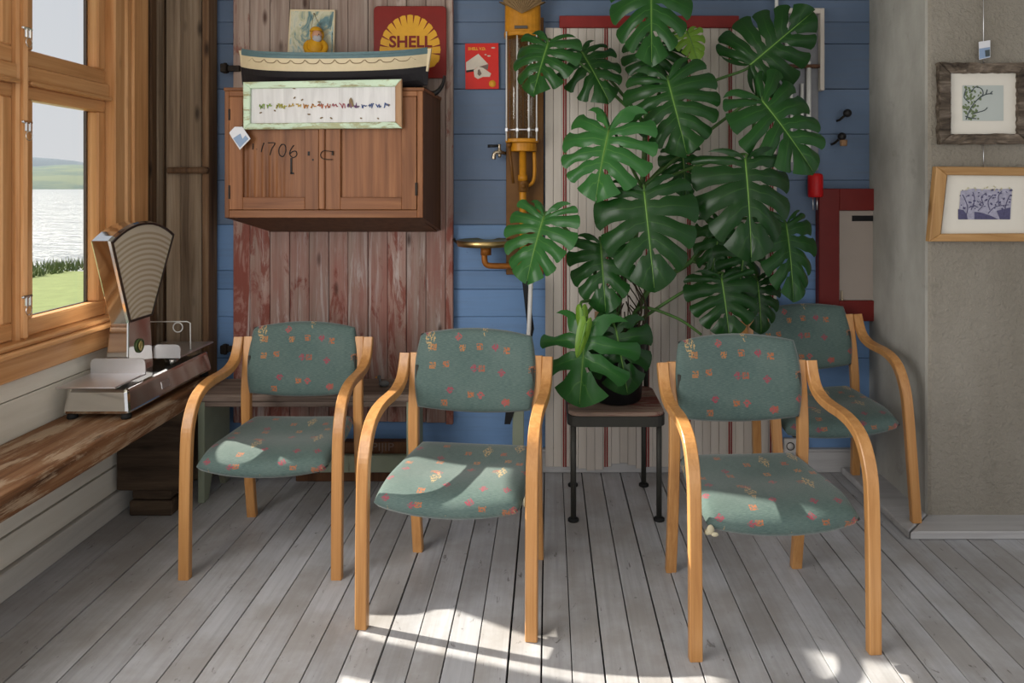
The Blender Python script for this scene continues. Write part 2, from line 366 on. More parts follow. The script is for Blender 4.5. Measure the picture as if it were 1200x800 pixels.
mp2 = n.new('ShaderNodeMapping'); mp2.inputs['Scale'].default_value = (1.0, .42, 1); n.link(uv, mp2.inputs[0])
vo = n.new('ShaderNodeTexVoronoi', voronoi_dimensions='2D', feature='F1', distance='MANHATTAN'); vo.inputs['Scale'].default_value = 9.5; vo.inputs['Randomness'].default_value = .75; n.link(mp2.outputs[0], vo.inputs['Vector'])
sc_ = n.new('ShaderNodeSeparateColor'); n.link(vo.outputs['Color'], sc_.inputs[0])
k = n.math('MULTIPLY', n.math('LESS_THAN', vo.outputs['Distance'], .20), n.math('GREATER_THAN', sc_.outputs[1], .55)); k = n.math('MULTIPLY', k, n.math('GREATER_THAN', n.noise(uv, 150, 1, .5), .52))
c = n.mix(n.math('MULTIPLY', k, .8), c, (.46, .30, .12))
n.color(c); n.set(Roughness=.78, Specular_IOR_Level=.3, Sheen_Weight=.25, Sheen_Roughness=.4); n.bump(n.math('ADD', wv, st), .35, .0012); M['fabric'] = n.m
M['batting'] = plain('torn_cream_padding', (.42, .38, .27), .95, scale=80, bump=.5)
M['black_metal'] = plain('dark_painted_steel', (.042, .041, .036), .5, .3, scale=40)
M['iron'] = plain('rusty_black_iron', (.03, .024, .02), .6, .6, scale=60, bump=.3, var=.5)
M['black_plastic'] = plain('black_plastic', (.009, .009, .010), .35)
M['rubber'] = plain('black_rubber', (.01, .01, .01), .7)
M['stool_top'] = wood('worn_red_stool_board', ((.10, .065, .05), (.29, .20, .155), (.40, .31, .25)), 'X', 20, 2, .6, .4, paint=(.15, .032, .024), cover=.58, pscale=7, stretch=.3, rnd=None)
# leaves
def leafmat(name, c0, c1, vein, trans):
    n = N(name); uv = n.new('ShaderNodeTexCoord').outputs['UV']; sx = n.new('ShaderNodeSeparateXYZ'); n.link(uv, sx.inputs[0])
    base = n.mix(n.noise(n.coords((1, 1, 1)), 12, 4), c0, c1)
    w = n.math('ABSOLUTE', n.math('SUBTRACT', sx.outputs[0], .5))
    k = n.ramp(w, [(.0, .75), (.045, 0.0)]); k = n.math('MULTIPLY', k, n.ramp(sx.outputs[1], [(.0, 1.0), (.85, .15)]))
    k2 = n.ramp(sx.outputs[1], [(0.0, 1.0), (.03, .25), (.07, 0.0)])
    c = n.mix(n.math('MAXIMUM', k, k2), base, vein); c = n.randmul(c, .62 if trans < .11 else .9, 1.15); n.color(c)
    n.set(Roughness=.30, Specular_IOR_Level=.24); n.bump(n.math('SUBTRACT', n.noise(n.coords((1, 1, 1)), 60, 3), n.math('MULTIPLY', k, 1.2)), .25, .002)
    tr = n.new('ShaderNodeBsdfTranslucent'); tr.inputs[0].default_value = (*[x*2.2 for x in c1], 1); mx = n.new('ShaderNodeMixShader'); mx.inputs[0].default_value = trans
    n.link(n.p.outputs[0], mx.inputs[1]); n.link(tr.outputs[0], mx.inputs[2]); n.link(mx.outputs[0], n.out.inputs[0]); return n.m
M['leaf'] = leafmat('glossy_green_leaf', (.008, .040, .008), (.017, .076, .013), (.06, .16, .028), .10)
M['leaf_light'] = leafmat('light_green_leaf', (.018, .085, .02), (.034, .13, .028), (.10, .24, .05), .12)
M['leaf_young'] = leafmat('yellow_green_young_leaf', (.10, .20, .02), (.16, .29, .035), (.28, .42, .08), .25)
M['stem'] = plain('green_stalk', (.055, .12, .028), .45, var=.3, scale=20)
M['root'] = plain('brown_aerial_root', (.05, .035, .02), .8, var=.4)
M['soil'] = plain('potting_soil', (.02, .014, .01), .95, scale=80, bump=.8)
# metals
M['chrome'] = plain('polished_chrome', (.72, .70, .67), .10, 1.0, var=.04)
M['steel'] = plain('brushed_steel_plate', (.72, .72, .74), .40, 1.0, var=.10, scale=12)
M['bezel'] = plain('dark_bezel_metal', (.10, .085, .075), .3, .9)
n = N('scale_dial_print'); tc = n.new('ShaderNodeTexCoord'); vd = n.new('ShaderNodeVectorMath', operation='DISTANCE'); n.link(tc.outputs['Object'], vd.inputs[0]); vd.inputs[1].default_value = (.011, .18, .235)
fr = n.math('FRACT', n.math('MULTIPLY', vd.outputs['Value'], 44)); k = n.ramp(fr, [(.35, 0.0), (.5, .8), (.8, .8), (.95, 0.0)])
k = n.math('MULTIPLY', k, n.math('LESS_THAN', vd.outputs['Value'], .485))
c = n.mix(k, (.60, .54, .42), (.38, .31, .20)); n.color(c); n.set(Roughness=.25, Coat_Weight=.6, Coat_Roughness=.05); M['dial'] = n.m
M['emblem_green'] = plain('green_enamel', (.06, .09, .03), .3)
M['emblem_gold'] = plain('gold_enamel', (.5, .4, .16), .3, .5)
M['brass'] = plain('aged_brass', (.42, .30, .13), .35, 1.0, scale=20)
M['brass_pale'] = plain('pale_tap_brass', (.40, .33, .24), .35, .9, scale=20)
M['pump_yellow'] = plain('chipped_yellow_enamel', (.42, .175, .010), .4, var=.45, scale=22, bump=.2)
M['pump_brown'] = plain('brown_varnished_backboard', (.13, .055, .010), .45, var=.4, scale=12)
M['pipe_orange'] = plain('orange_rusted_pipe', (.28, .10, .018), .5, .3, var=.4)
M['scallop'] = plain('ribbed_shell_horn', (.20, .13, .065), .45, var=.3)
M['white_metal'] = plain('white_painted_rod', (.60, .59, .57), .4)
M['grey_metal'] = plain('dull_grey_panel', (.16, .16, .17), .4, .4)
M['sign_red'] = plain('faded_sign_red', (.175, .011, .008), .38, var=.25, scale=9)
M['sign_yellow'] = plain('sign_yellow', (.62, .32, .025), .4, var=.15)
M['booklet_red'] = plain('printed_red_paper', (.50, .018, .012), .45, var=.2, scale=8)
M['ink_yellow'] = plain('yellow_ink', (.62, .30, .03), .5)
M['ink_white'] = plain('off_white_ink', (.50, .44, .37), .6)
M['ink_black'] = plain('black_ink', (.015, .014, .014), .6)
M['ink_brown'] = plain('grey_ink', (.14, .10, .085), .6)
M['paper'] = plain('cream_mount_card', (.62, .585, .52), .75, var=.03)
M['pale_paper'] = plain('pale_blue_art_paper', (.40, .43, .41), .75, var=.08, scale=6)
M['tag_white'] = plain('white_tag_card', (.62, .62, .66), .6, var=.1)
M['tag_blue'] = plain('blue_tag_print', (.22, .30, .44), .6)
M['cloth'] = wood('white_linen', ((.50, .49, .49), (.60, .59, .59), (.66, .65, .65)), 'Z', 30, 3, .8, .2, rnd=None, fine=False)
M['boat_cream'] = plain('cream_hull_paint', (.60, .50, .33), .45, var=.1)
M['boat_teal'] = plain('teal_gunwale_paint', (.10, .165, .18), .45, var=.2)
M['boat_black'] = plain('black_hull_paint', (.018, .016, .018), .5, var=.3)
M['rope'] = plain('tan_rope', (.20, .14, .08), .9)
M['coat'] = plain('yellow_oilskin', (.55, .28, .015), .45, var=.15)
M['skin'] = plain('painted_skin', (.50, .27, .18), .6)
M['beard'] = plain('grey_beard', (.40, .39, .40), .9, scale=120, bump=.6)
M['horn_black'] = plain('black_horn', (.012, .011, .011), .4)
M['lamp_red'] = plain('red_enamel', (.42, .008, .010), .35)
M['socket'] = plain('beige_socket_plastic', (.48, .45, .42), .4, var=.03)
M['bird'] = plain('grey_figurine_glaze', (.10, .105, .11), .35)
M['pipe_black'] = plain('black_ball_knob', (.012, .011, .012), .3)
n = N('window_glass'); n.t.nodes.remove(n.p); tr = n.new('ShaderNodeBsdfTransparent'); tr.inputs[0].default_value = (.985, .99, .99, 1); gl = n.new('ShaderNodeBsdfGlossy'); gl.inputs['Roughness'].default_value = .01
lw_ = n.new('ShaderNodeLayerWeight'); lw_.inputs[0].default_value = .5; fr = n.math('ADD', n.math('MULTIPLY', n.math('POWER', lw_.outputs['Facing'], 5.0), .35), .02); mx = n.new('ShaderNodeMixShader'); n.link(fr, mx.inputs[0]); n.link(tr.outputs[0], mx.inputs[1]); n.link(gl.outputs[0], mx.inputs[2]); n.link(mx.outputs[0], n.out.inputs[0]); M['glass'] = n.m
# outdoors
n = N('sea_water'); v = n.coords((1, 1, 1), rnd=False); n.color(n.mix(n.noise(v, .05, 4), (.20, .225, .25), (.32, .34, .36))); n.set(Roughness=.42)
mpv = n.coords((.35, 1.1, 1), rnd=False); n.bump(n.math('ADD', n.noise(mpv, .9, 6, .65), n.math('MULTIPLY', n.noise(mpv, .12, 3), 2.0)), 1.0, .9); M['sea'] = n.m
M['lawn'] = plain('mown_grass', (.17, .21, .075), .9, var=.35, scale=3)
M['reed'] = plain('shore_grass', (.12, .16, .06), .8, var=.4, scale=2)
n = N('hazy_hill'); v = n.coords((1, 1, 1), rnd=False); n.color(n.mix(n.ramp(n.noise(n.coords((1, 1, 6), rnd=False), .006, 6), [(.4, 0.0), (.6, 1.0)]), (.055, .10, .10), (.13, .165, .11))); n.set(Roughness=1.0); M['hill'] = n.m
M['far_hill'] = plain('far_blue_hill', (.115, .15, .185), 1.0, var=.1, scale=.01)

# ------------------------------------------------------------------ the room
XL, YB, ZC, XR, YF = -1.93, 3.60, 2.75, 3.3, -1.3
floor = obj('floor', MB().box(XL-.12, XR+.1, YF, YB+.06, -.10, -.03), M['dark'], kind='structure')
js = [-1.93, -1.77, -1.60, -1.444, -1.288, -1.152, -1.042, -.94, -.835, -.73, -.625, -.521, -.4225, -.32, -.2235, -.124, -.0225, .071]
while js[-1] < XR-.12: js.append(js[-1]+.0985+R.uniform(-.003, .003))
js[-1] = XR
for i in range(len(js)-1):
    g0, g1 = R.choice((.0010, .0014, .0022, .0032)), R.choice((.0010, .0014, .0022, .0032)); dz = R.uniform(-.0015, 0)
    obj('floorboard', MB().box(js[i]+g0, js[i+1]-g1, YF, YB, -.03, dz, .0009), M['floor'], floor)
obj('ceiling', MB().box(XL-.3, XR+.1, YF, YB+.06, ZC, ZC+.1), M['ceiling'], kind='structure')

wall_back = obj('wall_back', MB().box(XL-.3, XR+.1, YB+.022, YB+.12, 0, ZC), M['dark'], kind='structure')
zj = [.12, .35, .58, .791, .931, 1.027, 1.262, 1.489, 1.725, 1.956, 2.187, 2.297, 2.41, 2.64, ZC]
for i in range(len(zj)-1):
    obj('plank', MB().box(XL, 1.72, YB+R.uniform(0, .003), YB+.022, zj[i]+.0008, zj[i+1]-.0008-R.choice((0, .0005, .0015)), .002), M['blue' if zj[i] < 1.2 else 'dimmed_dusty_blue'], wall_back)
bb = obj('baseboard_back', MB().box(XL, 1.66, YB-.018, YB+.02, 0, .108, .004), M['skirting'], kind='structure')
obj('moulding', MB().box(XL, 1.66, YB-.026, YB+.01, .108, .122, .003), M['skirting'], bb)

# left wall round the window and an unseen opening added for side light
WY0, WY1, WZ0, WZ1 = 2.06, 3.15, .88, 2.52
wl_ = MB()
for a in ((XL-.105, XL-.022, WY1, YB+.1, 0, ZC), (XL-.105, XL-.022, 1.75, WY0, 0, ZC), (XL-.105, XL-.022, YF, -.30, 0, ZC), (XL-.105, XL-.022, WY0, WY1, 0, WZ0), (XL-.105, XL-.022, WY0, WY1, WZ1, ZC),
          (XL-.105, XL-.022, -.30, 1.75, 0, WZ0), (XL-.105, XL-.022, -.30, 1.75, WZ1, ZC)): wl_.box(*a)
wall_left = obj('wall_left', wl_, M['white_wall'], kind='structure')
for z0, z1 in ((.10, .21), (.21, .45), (.45, .688), (.688, .80)):
    obj('plank', MB().box(XL-.022, XL+R.uniform(0, .002), .9, 3.36, z0+(.007 if z0 == .21 else .002), z1-.002, .002), M['white_wall'], wall_left)
yb = 3.352
for wd, k in ((.05, 'old_dark'), (.055, 'old_dark'), (.05, 'old_z'), (.06, 'old_dark')):
    obj('board', MB().box(XL-.022, XL+R.uniform(.0, .012), yb+.002, yb+wd-.002, .1, ZC, .004), M[k], wall_left); yb += wd
obj('baseboard_left', MB().box(XL-.01, XL+.022, .9, 3.55, 0, .098, .004), M['skirt_left'], kind='structure')
# corner post of old boards
post = struct_root('trim_1', (-1.8, 3.52, 0))
obj('board', MB().box(-1.905, -1.83, 3.500, 3.592, 0, ZC, .005), M['old_z'], post)
obj('board', MB().box(-1.828, -1.725, 3.490, 3.592, 0, ZC, .006), M['old_z'], post)
obj('board', MB().box(-1.723, -1.690, 3.497, 3.592, 0, ZC, .004), M['old_dark'], post)
obj('ledge', MB().box(-1.885, -1.68, 3.462, 3.497, 1.520, 1.552, .008), M['old_dark'], post)

# plastered block on the right
blk = MB(); blk.box(1.64, XR, 3.05, YB+.05, 0, ZC, .018, seg=2)
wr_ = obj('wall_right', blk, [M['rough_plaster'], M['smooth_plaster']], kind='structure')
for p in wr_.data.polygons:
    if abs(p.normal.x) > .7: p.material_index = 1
br = struct_root('baseboard_right', (1.64, 3.05, 0))
PT = .034
obj('plank', MB().prism([(1.485, 2.905, 0), (1.645, 3.062, 0), (1.645, YB-.03, 0), (1.485, YB-.03, 0)], (0, 0, PT), bev=.005), M['skirting'], br)
obj('plank', MB().prism([(1.491, 2.900, 0), (XR, 2.900, 0), (XR, 3.062, 0), (1.651, 3.062, 0)], (0, 0, PT), bev=.005), M['skirting'], br)

# ------------------------------------------------------------------ window
win = struct_root('window_1', (XL, 2.6, WZ0))
def wpart(name, x0, x1, y0, y1, z0, z1, mat='pine_y', bev=.005): return obj(name, MB().box(x0, x1, y0, y1, z0, z1, bev), M[mat], win)
GX = XL-.072                                                # glass plane
MY0, MY1 = 2.545, 2.655
wpart('casing', XL-.002, XL+.030, WY1+.075, WY1+.195, .74, 2.66, 'pine_z', .006)
wpart('casing', XL-.002, XL+.020, WY1+.035, WY1+.078, .80, 2.62, 'pine_z', .010)
wpart('casing', XL-.002, XL+.030, 1.94, WY0-.01, .74, 2.66, 'pine_z', .006)
wpart('casing', XL-.002, XL+.030, 1.94, WY1+.19, 2.55, 2.66)
wpart('apron', XL-.002, XL+.026, 1.94, WY1+.075, .762, .848, bev=.004)
wpart('sill', XL-.09, XL+.052, 1.94, WY1+.072, .848, .870, bev=.006)
wpart('sill', XL-.09, XL+.030, 2.0, WY1+.05, .870, .890, bev=.006)
wpart('jamb', XL-.104, XL+.012, WY1-.035, WY1+.037, .88, 2.58, 'pine_z')
wpart('jamb', XL-.104, XL+.012, WY0-.03, WY0+.03, .88, 2.58, 'pine_z')
wpart('mullion', XL-.10, XL-.010, MY0+.028, MY1-.028, .88, 2.58, 'pine_z', .008)
wpart('mullion_bead', XL-.030, XL+.010, MY0+.040, MY1-.048, .89, 2.58, 'pine_z', .009)
wpart('head', XL-.104, XL+.012, WY0, WY1, 2.52, 2.58)
for y0, y1 in ((WY0+.03, MY0+.030), (MY1-.030, WY1-.035)):
    wpart('transom_bar', XL-.10, XL-.012, y0, y1, 1.845, 1.905, bev=.006)
    wpart('transom_bead', XL-.05, XL+.004, y0, y1, 1.832, 1.848, bev=.006)
    for z0, z1 in ((.890, 1.835), (1.905, 2.52)):
        b = .065
        wpart('sash_rail', XL-.088, XL-.030, y0, y1, z0, z0+b, bev=.006); wpart('sash_rail', XL-.088, XL-.030, y0, y1, z1-.052, z1, bev=.006)
        wpart('sash_stile', XL-.088, XL-.031, y0, y0+.055, z0+b, z1-.052, 'pine_z', .006); wpart('sash_stile', XL-.088, XL-.031, y1-.052, y1, z0+b, z1-.052, 'pine_z', .006)
        obj('glass_pane', MB().box(GX-.003, GX, y0+.05, y1-.045, z0+b-.008, z1-.045), M['glass'], win)
        obj('spacer', MB().box(GX-.016, GX-.004, y1-.062, y1-.050, z0+b, z1-.052).box(GX-.016, GX-.004, y0+.05, y1-.05, z0+b-.006, z0+b+.003), M['bezel'], win)
wpart('outer_jamb', XL-.125, XL-.104, WY1-.045, WY1+.05, .86, 2.58, 'white_metal')
wpart('outer_sill', XL-.16, XL-.098, WY0-.02, WY1+.02, .82, .874, 'white_metal')
def latch(p, mat):
    m = MB(); x, y, z = p
    m.box(x, x+.010, y-.024, y+.024, z-.005, z+.006, .003); m.box(x+.004, x+.013, y-.012, y-.006, z-.034, z, .002); m.box(x+.004, x+.013, y+.006, y+.012, z-.034, z, .002)
    m.tube([(x+.012, y+.015*math.cos(a), z-.050+.017*math.sin(a)) for a in [2*PI*i/14 for i in range(15)]], .0018, 6)
    return obj('latch', m, M[mat], win)
for py_ in (33, 143, 348):
    Z = H-(py_-PY)/F*2.575
    latch((XL+.010, 2.585, Z), 'chrome')
    latch((GX-.030, MY1+.035, Z-.03), 'iron')  # dark double of each latch, behind the pane

# ------------------------------------------------------------------ outdoors
tag(obj('sea', MB().box(-6000, -12, -3000, 6000, -1.25, -1.2), M['sea']), 'pale grey rippled sea seen through the window', 'sea', kind='structure')
tag(obj('lawn', MB().prism([(-2.25, -6, -1.0), (-2.25, 12, -1.0), (-8, 16, -1.02), (-12.6, 17, -1.1), (-14.4, -6, -1.1)], (0, 0, .55)), M['lawn']), 'green mown lawn between the window and the sea', 'lawn', kind='structure')
g = MB(); rr = random.Random(3)
for i in range(3600):
    y = rr.uniform(5, 18); x = -11.9+rr.uniform(-.9, .6)+(17-y)*-.10; h = rr.uniform(.10, .30); a = rr.uniform(0, PI)
    b = Vector((x, y, -.55)); s_ = Vector((math.cos(a), math.sin(a), 0))*.02; t = b+Vector((rr.uniform(-.12, .12), rr.uniform(-.12, .12), h))
    g.b.faces.new([g.b.verts.new(b-s_), g.b.verts.new(b+s_), g.b.verts.new(t)])
tag(obj('shore_grass', g, M['reed']), 'tall rough grass along the shore below the window', 'grass', kind='stuff')
def ridge(name, D, lo, hi, seed, mat, label):
    rr = random.Random(seed); m = MB(); prev = None; ph = [rr.uniform(0, 6) for _ in range(5)]
    for i in range(90):
        a = math.radians(8+i*1.0); d = Vector((-math.cos(a), math.sin(a), 0))          # sweep from the left wall's side round to straight ahead
        h = lo+(hi-lo)*(.5+.26*math.sin(i*.11+ph[0])+.14*math.sin(i*.29+ph[1])+.08*math.sin(i*.71+ph[2])+.03*math.sin(i*1.9+ph[3]))
        row = [m.b.verts.new(d*(D+k)+Vector((0, 0, -1.2+h*z))) for k, z in ((0, -.02), (D*.05, .28), (D*.12, .62), (D*.2, .88), (D*.3, 1.0), (D*.5, .5))]
        if prev:
            for k in range(5): m.b.faces.new((prev[k], row[k], row[k+1], prev[k+1]))
        prev = row
    return tag(obj(name, m, M[mat], smooth=True), label, 'hill', kind='structure')
ridge('hill', 1500, 30, 72, 5, 'hill', 'low green hillside on the far shore of the sea')
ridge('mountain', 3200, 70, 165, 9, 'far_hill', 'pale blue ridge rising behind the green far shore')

# ------------------------------------------------------------------ chairs
def uv_plane(o, axes):
    me = o.data; l = me.uv_layers.new(name='UVMap')
    for lp in me.loops:
        c = me.vertices[lp.vertex_index].co; l.data[lp.index].uv = (c[axes[0]], c[axes[1]]+(1.1*min(0, c[2]-.432) if axes[1] == 1 else 0))
def cushion(fn, nu=26, nv=24):
    m = MB(); top = {}; bot = {}
    for i in range(nu+1):
        for j in range(nv+1):
            u, v = -1+2*i/nu, -1+2*j/nv
            u, v = math.copysign(abs(u)**.75, u), math.copysign(abs(v)**.75, v)
            a, b = fn(u, v); top[i, j] = m.b.verts.new(a)
            bot[i, j] = top[i, j] if (i in (0, nu) or j in (0, nv)) else m.b.verts.new(b)
    for i in range(nu):
        for j in range(nv):
            m.b.faces.new((top[i, j], top[i+1, j], top[i+1, j+1], top[i, j+1]))
            m.b.faces.new((bot[i, j], bot[i, j+1], bot[i+1, j+1], bot[i+1, j]))
    return m
def squircle(u, v, k):                                     # square to rounded rectangle
    su = u*math.sqrt(max(0, 1-k*v*v/2)); sv = v*math.sqrt(max(0, 1-k*u*u/2)); return su, sv
def seat_fn(u, v):
    x, y = squircle(u, v, .21+.04*max(0, -v))
    th = (1-max(abs(u), abs(v))**7)**.42*(1-.25*(abs(u*v))**4)
    hw = .2625-.034*(y+1)/2
    f = max(0, -y)
    px_ = x*hw; py_ = -.256+.476*(y*.5+.5)-.026*(1-x*x)*f
    dip = max(0, (-y-.40)/.60)**2
    zc = .420-.022*dip+.010*x*x-.010*math.exp(-((y-.1)/.4)**2)*(1-x*x)+.010*max(0, y)**2
    return (px_, py_, zc+(.038+.004*dip)*th), (px_, py_, zc-(.032+.006*dip)*th)
def back_fn(u, v):
    x, z = squircle(u, v, .29)
    th = ((1-abs(u)**5)*(1-abs(v)**5))**.5
    px_ = x*.2385; pz = .738+z*.146+(.012*(1-x*x)*(1 if z > 0 else -1)*abs(z)); yb_ = .19+.055*(pz-.58)/.3-.030*x*x
    return (px_, yb_-.028*th, pz), (px_, yb_+.022*th, pz)
ARM = [(0, -.250, 0), (0, -.246, .25), (0, -.238, .47), (0, -.222, .565), (0, -.180, .635), (0, -.120, .667), (0, -.045, .678), (0, .035, .678), (0, .105, .684), (0, .160, .706), (0, .192, .748), (0, .210, .798)]
REAR = [(0, .250, 0), (0, .216, .22), (0, .194, .42), (0, .190, .56), (0, .203, .70), (0, .2185, .800)]
def make_chair(label):
    t = thing('armchair', label, 'chair', (0, 0, 0), 0, 'birch armchairs with green patterned seats')
    for s in (-1, 1):
        a = MB(); a.strip([Vector((s*.2825, p.y, p.z)) for p in smooth_path(ARM, 5)], .040, .029)
        obj('arm_leg', a, M['birch'], t, world=False)
        a = MB(); a.strip([Vector((s*.2425, p.y, p.z)) for p in smooth_path(REAR, 5)], .039, .029)
        obj('rear_leg', a, M['birch'], t, world=False)
    o = obj('seat', cushion(seat_fn), M['fabric'], t, world=False, smooth=True); uv_plane(o, (0, 1))
    o = obj('backrest', cushion(back_fn), M['fabric'], t, world=False, smooth=True); uv_plane(o, (0, 2))
    for y in (-.15, .12): obj('support_bar', MB().box(-.19, .19, y-.018, y+.018, .355, .392, .004), M['black_metal'], t, world=False)
    for s in (-1, 1): obj('back_bracket', MB().box(s*.2265-.006, s*.2265+.006, .178, .212, .70, .76, .002), M['black_metal'], t, world=False)
    return t
c0 = make_chair('green patterned birch armchair beside the old kitchen scale, under the wall cabinet')
def place(c, FL, FR, label):
    v = Vector(FR)-Vector(FL); a = math.atan2(v.y, v.x); mid = (Vector(FL)+Vector(FR))/2
    c.location = mid+Vector((-math.sin(a), math.cos(a), 0))*.25; c.location.z = 0; c.rotation_euler.z = a; c['label'] = label
    return c
place(c0, (-1.352, 2.615, 0), (-.785, 2.615, 0), c0['label'])
c1 = copy_tree(c0); place(c1, (-.614, 2.323, 0), (-.0575, 2.261, 0), 'green patterned birch armchair with a big sun patch, between red boards and monstera')
c2 = copy_tree(c0); place(c2, (.4597, 2.167, 0), (1.0075, 2.199, 0), 'green patterned birch armchair nearest on the right, with a torn front seat corner')
c3 = copy_tree(c0); place(c3, (.995, 2.985, 0), (1.555, 2.985, 0), 'green patterned birch armchair standing behind another in the shade against the plastered block')
c3.rotation_euler.y = -math.asin(.034/.565); c3.location.z = .0175        # its right legs stand on the plank edge
for c_ in (c0, c3):
    for ch in c_.children:
        if ch.name.startswith('back'): ch.location.z = -.035
m = MB().ball((-.236, -.252, .398), (.012, .006, .016), u=10, v=7).ball((-.243, -.244, .388), (.010, .008, .010), u=10, v=7).ball((-.224, -.258, .386), (.012, .005, .007), u=10, v=7)
obj('torn_padding', m, M['batting'], c2, world=False, label='cream padding showing through a torn seat corner')
m = MB().ball((.254, -.205, .420), (.005, .016, .016), u=10, v=7).ball((.253, -.185, .408), (.005, .010, .012), u=10, v=7)
obj('torn_padding', m, M['batting'], c1, world=False, label='cream padding showing at a frayed seat side')

# ------------------------------------------------------------------ old beam bench and the scale
bp = thing('beam_bench', 'thick rough timber plank bench along the wall under the window', 'bench', (-1.76, 2.3, 0))
m = MB(); m.box(XL+.004, -1.60, 1.2, 3.44, .467, .550, .010, seg=2)
obj('plank', m, M['beam'], bp)
obj('support', MB().box(-1.905, -1.60, 3.10, 3.16, .115, .467, .006), M['dark_block'], bp)
obj('foot', MB().box(-1.84, -1.67, 3.11, 3.18, .075, .115, .004), M['dark_block'], bp)
obj('foot', MB().box(-1.855, -1.665, 3.11, 3.20, 0, .066, .006), M['dark_block'], bp)
obj('foot', MB().box(-1.80, -1.70, 3.13, 3.18, .060, .080, .002), M['dark_block'], bp)

sc = thing('kitchen_scale', 'polished chrome fan-dial shop scale standing on the timber bench', 'scale', (-1.755, 2.86, .55))
m = MB(); m.hexa([(-1.885, 2.72, .572), (-1.622, 2.72, .572), (-1.622, 3.40, .572), (-1.885, 3.40, .572), (-1.872, 2.74, .668), (-1.640, 2.74, .668), (-1.640, 3.39, .668), (-1.872, 3.39, .668)], .014)
obj('body', m, M['chrome'], sc)
for x in (-1.86, -1.65):
    for y in (2.75, 3.37): obj('foot', MB().lathe([(.017, .55), (.02, .556), (.016, .575)], (x, y, 0), n=14), M['rubber'], sc)
def plate(x0, x1, y0, y1, z, fy, fh, x2, th=.007):
    m = MB(); m.box(x0, x1, y0, y1, z, z+th, .003); c = .018
    m.prism([(x2, fy, z), (x1, fy, z), (x1, fy, z+fh-c), (x1-c*.3, fy, z+fh-c*.3), (x1-c, fy, z+fh), (x2+c, fy, z+fh), (x2+c*.3, fy, z+fh-c*.3), (x2, fy, z+fh-c)], (0, .005, 0)); return m
pl = obj('pan', plate(-1.885, -1.655, 2.685, 2.893, .682, 2.888, .068, -1.880), M['steel'], sc)
obj('pan_stem', MB().lathe([(.03, .66), (.03, .684)], (-1.77, 2.79, 0), n=16), M['chrome'], sc)
obj('weight_plate', plate(-1.865, -1.622, 3.10, 3.41, .700, 3.10, .060, -1.74), M['steel'], sc)
obj('plate_stem', MB().lathe([(.03, .66), (.03, .704)], (-1.74, 3.25, 0), n=16), M['chrome'], sc)
# fan housing: big face towards the room (+X)
FX0, FX1 = -1.826, -1.746
cy_, cz_ = 3.04, .85
arc = []
for k in range(15):
    a = math.radians(121.7-63.4*k/14); arc.append((cy_+.457*math.cos(a), cz_+.457*math.sin(a)))
arc = arc[::-1]
outline = [(2.925, .885), (3.095, .885)]+arc
obj('dial_housing', MB().prism([(FX0, y, z) for y, z in outline], (FX1-FX0, 0, 0), bev=.008), M['chrome'], sc)
cen = Vector((3.03, 1.08)); inset = [cen+(Vector(p)-cen)*.93 for p in outline]
m = MB()
for i in range(len(outline)):
    j = (i+1) % len(outline)
    a, b, c_, d = outline[i], outline[j], inset[j], inset[i]
    q = [(FX1+.001, *(cen+(Vector(a)-cen)*.97)), (FX1+.001, *(cen+(Vector(b)-cen)*.97)), (FX1+.001, *c_), (FX1+.001, *d)]
    m.prism(q, (.006, 0, 0))
obj('dial_bezel', m, M['bezel'], sc)
obj('dial_face', MB().prism([(FX1-.002, p.x, p.y) for p in inset], (.004, 0, 0)), M['dial'], sc)
obj('pedestal', MB().hexa([(-1.838, 2.905, .662), (-1.736, 2.905, .662), (-1.736, 3.095, .662), (-1.838, 3.095, .662), (-1.824, 2.928, .892), (-1.748, 2.928, .892), (-1.748, 3.090, .892), (-1.824, 3.090, .892)], .006), M['chrome'], sc)
em = obj('emblem', MB().lathe([(.030, -.002), (.030, .004), (.022, .005), (.022, .003), (.0, .003)][:4], (-1.741, 2.995, .779), axis='X', n=20), M['emblem_green'], sc)
obj('emblem_mark', MB().tube([(-1.736, 2.995+.012*math.cos(a), .779+.016*math.sin(a)) for a in [2*PI*i/12 for i in range(13)]], .003, 6).box(-1.737, -1.733, 2.992, 2.998, .759, .799), M['emblem_gold'], em)
obj('wire_rail', MB().tube([(-1.844, 3.25, .832), (-1.67, 3.25, .833), (-1.655, 3.25, .826), (-1.653, 3.25, .70)], .003, 6).tube([(-1.712+.022*math.cos(a), 3.25, .806+.022*math.sin(a)) for a in [2*PI*i/16 for i in range(17)]], .0028, 6).tube([(-1.844, 3.25, .832), (-1.846, 3.25, .70)], .003, 6), M['white_metal'], sc)
obj('rating_label', MB().hexa([(-1.640, 2.965, .603), (-1.6262, 2.965, .603), (-1.6262, 3.025, .603), (-1.640, 3.025, .603), (-1.645, 2.965, .632), (-1.6315, 2.965, .632), (-1.6315, 3.025, .632), (-1.645, 3.025, .632)]), M['steel'], sc)

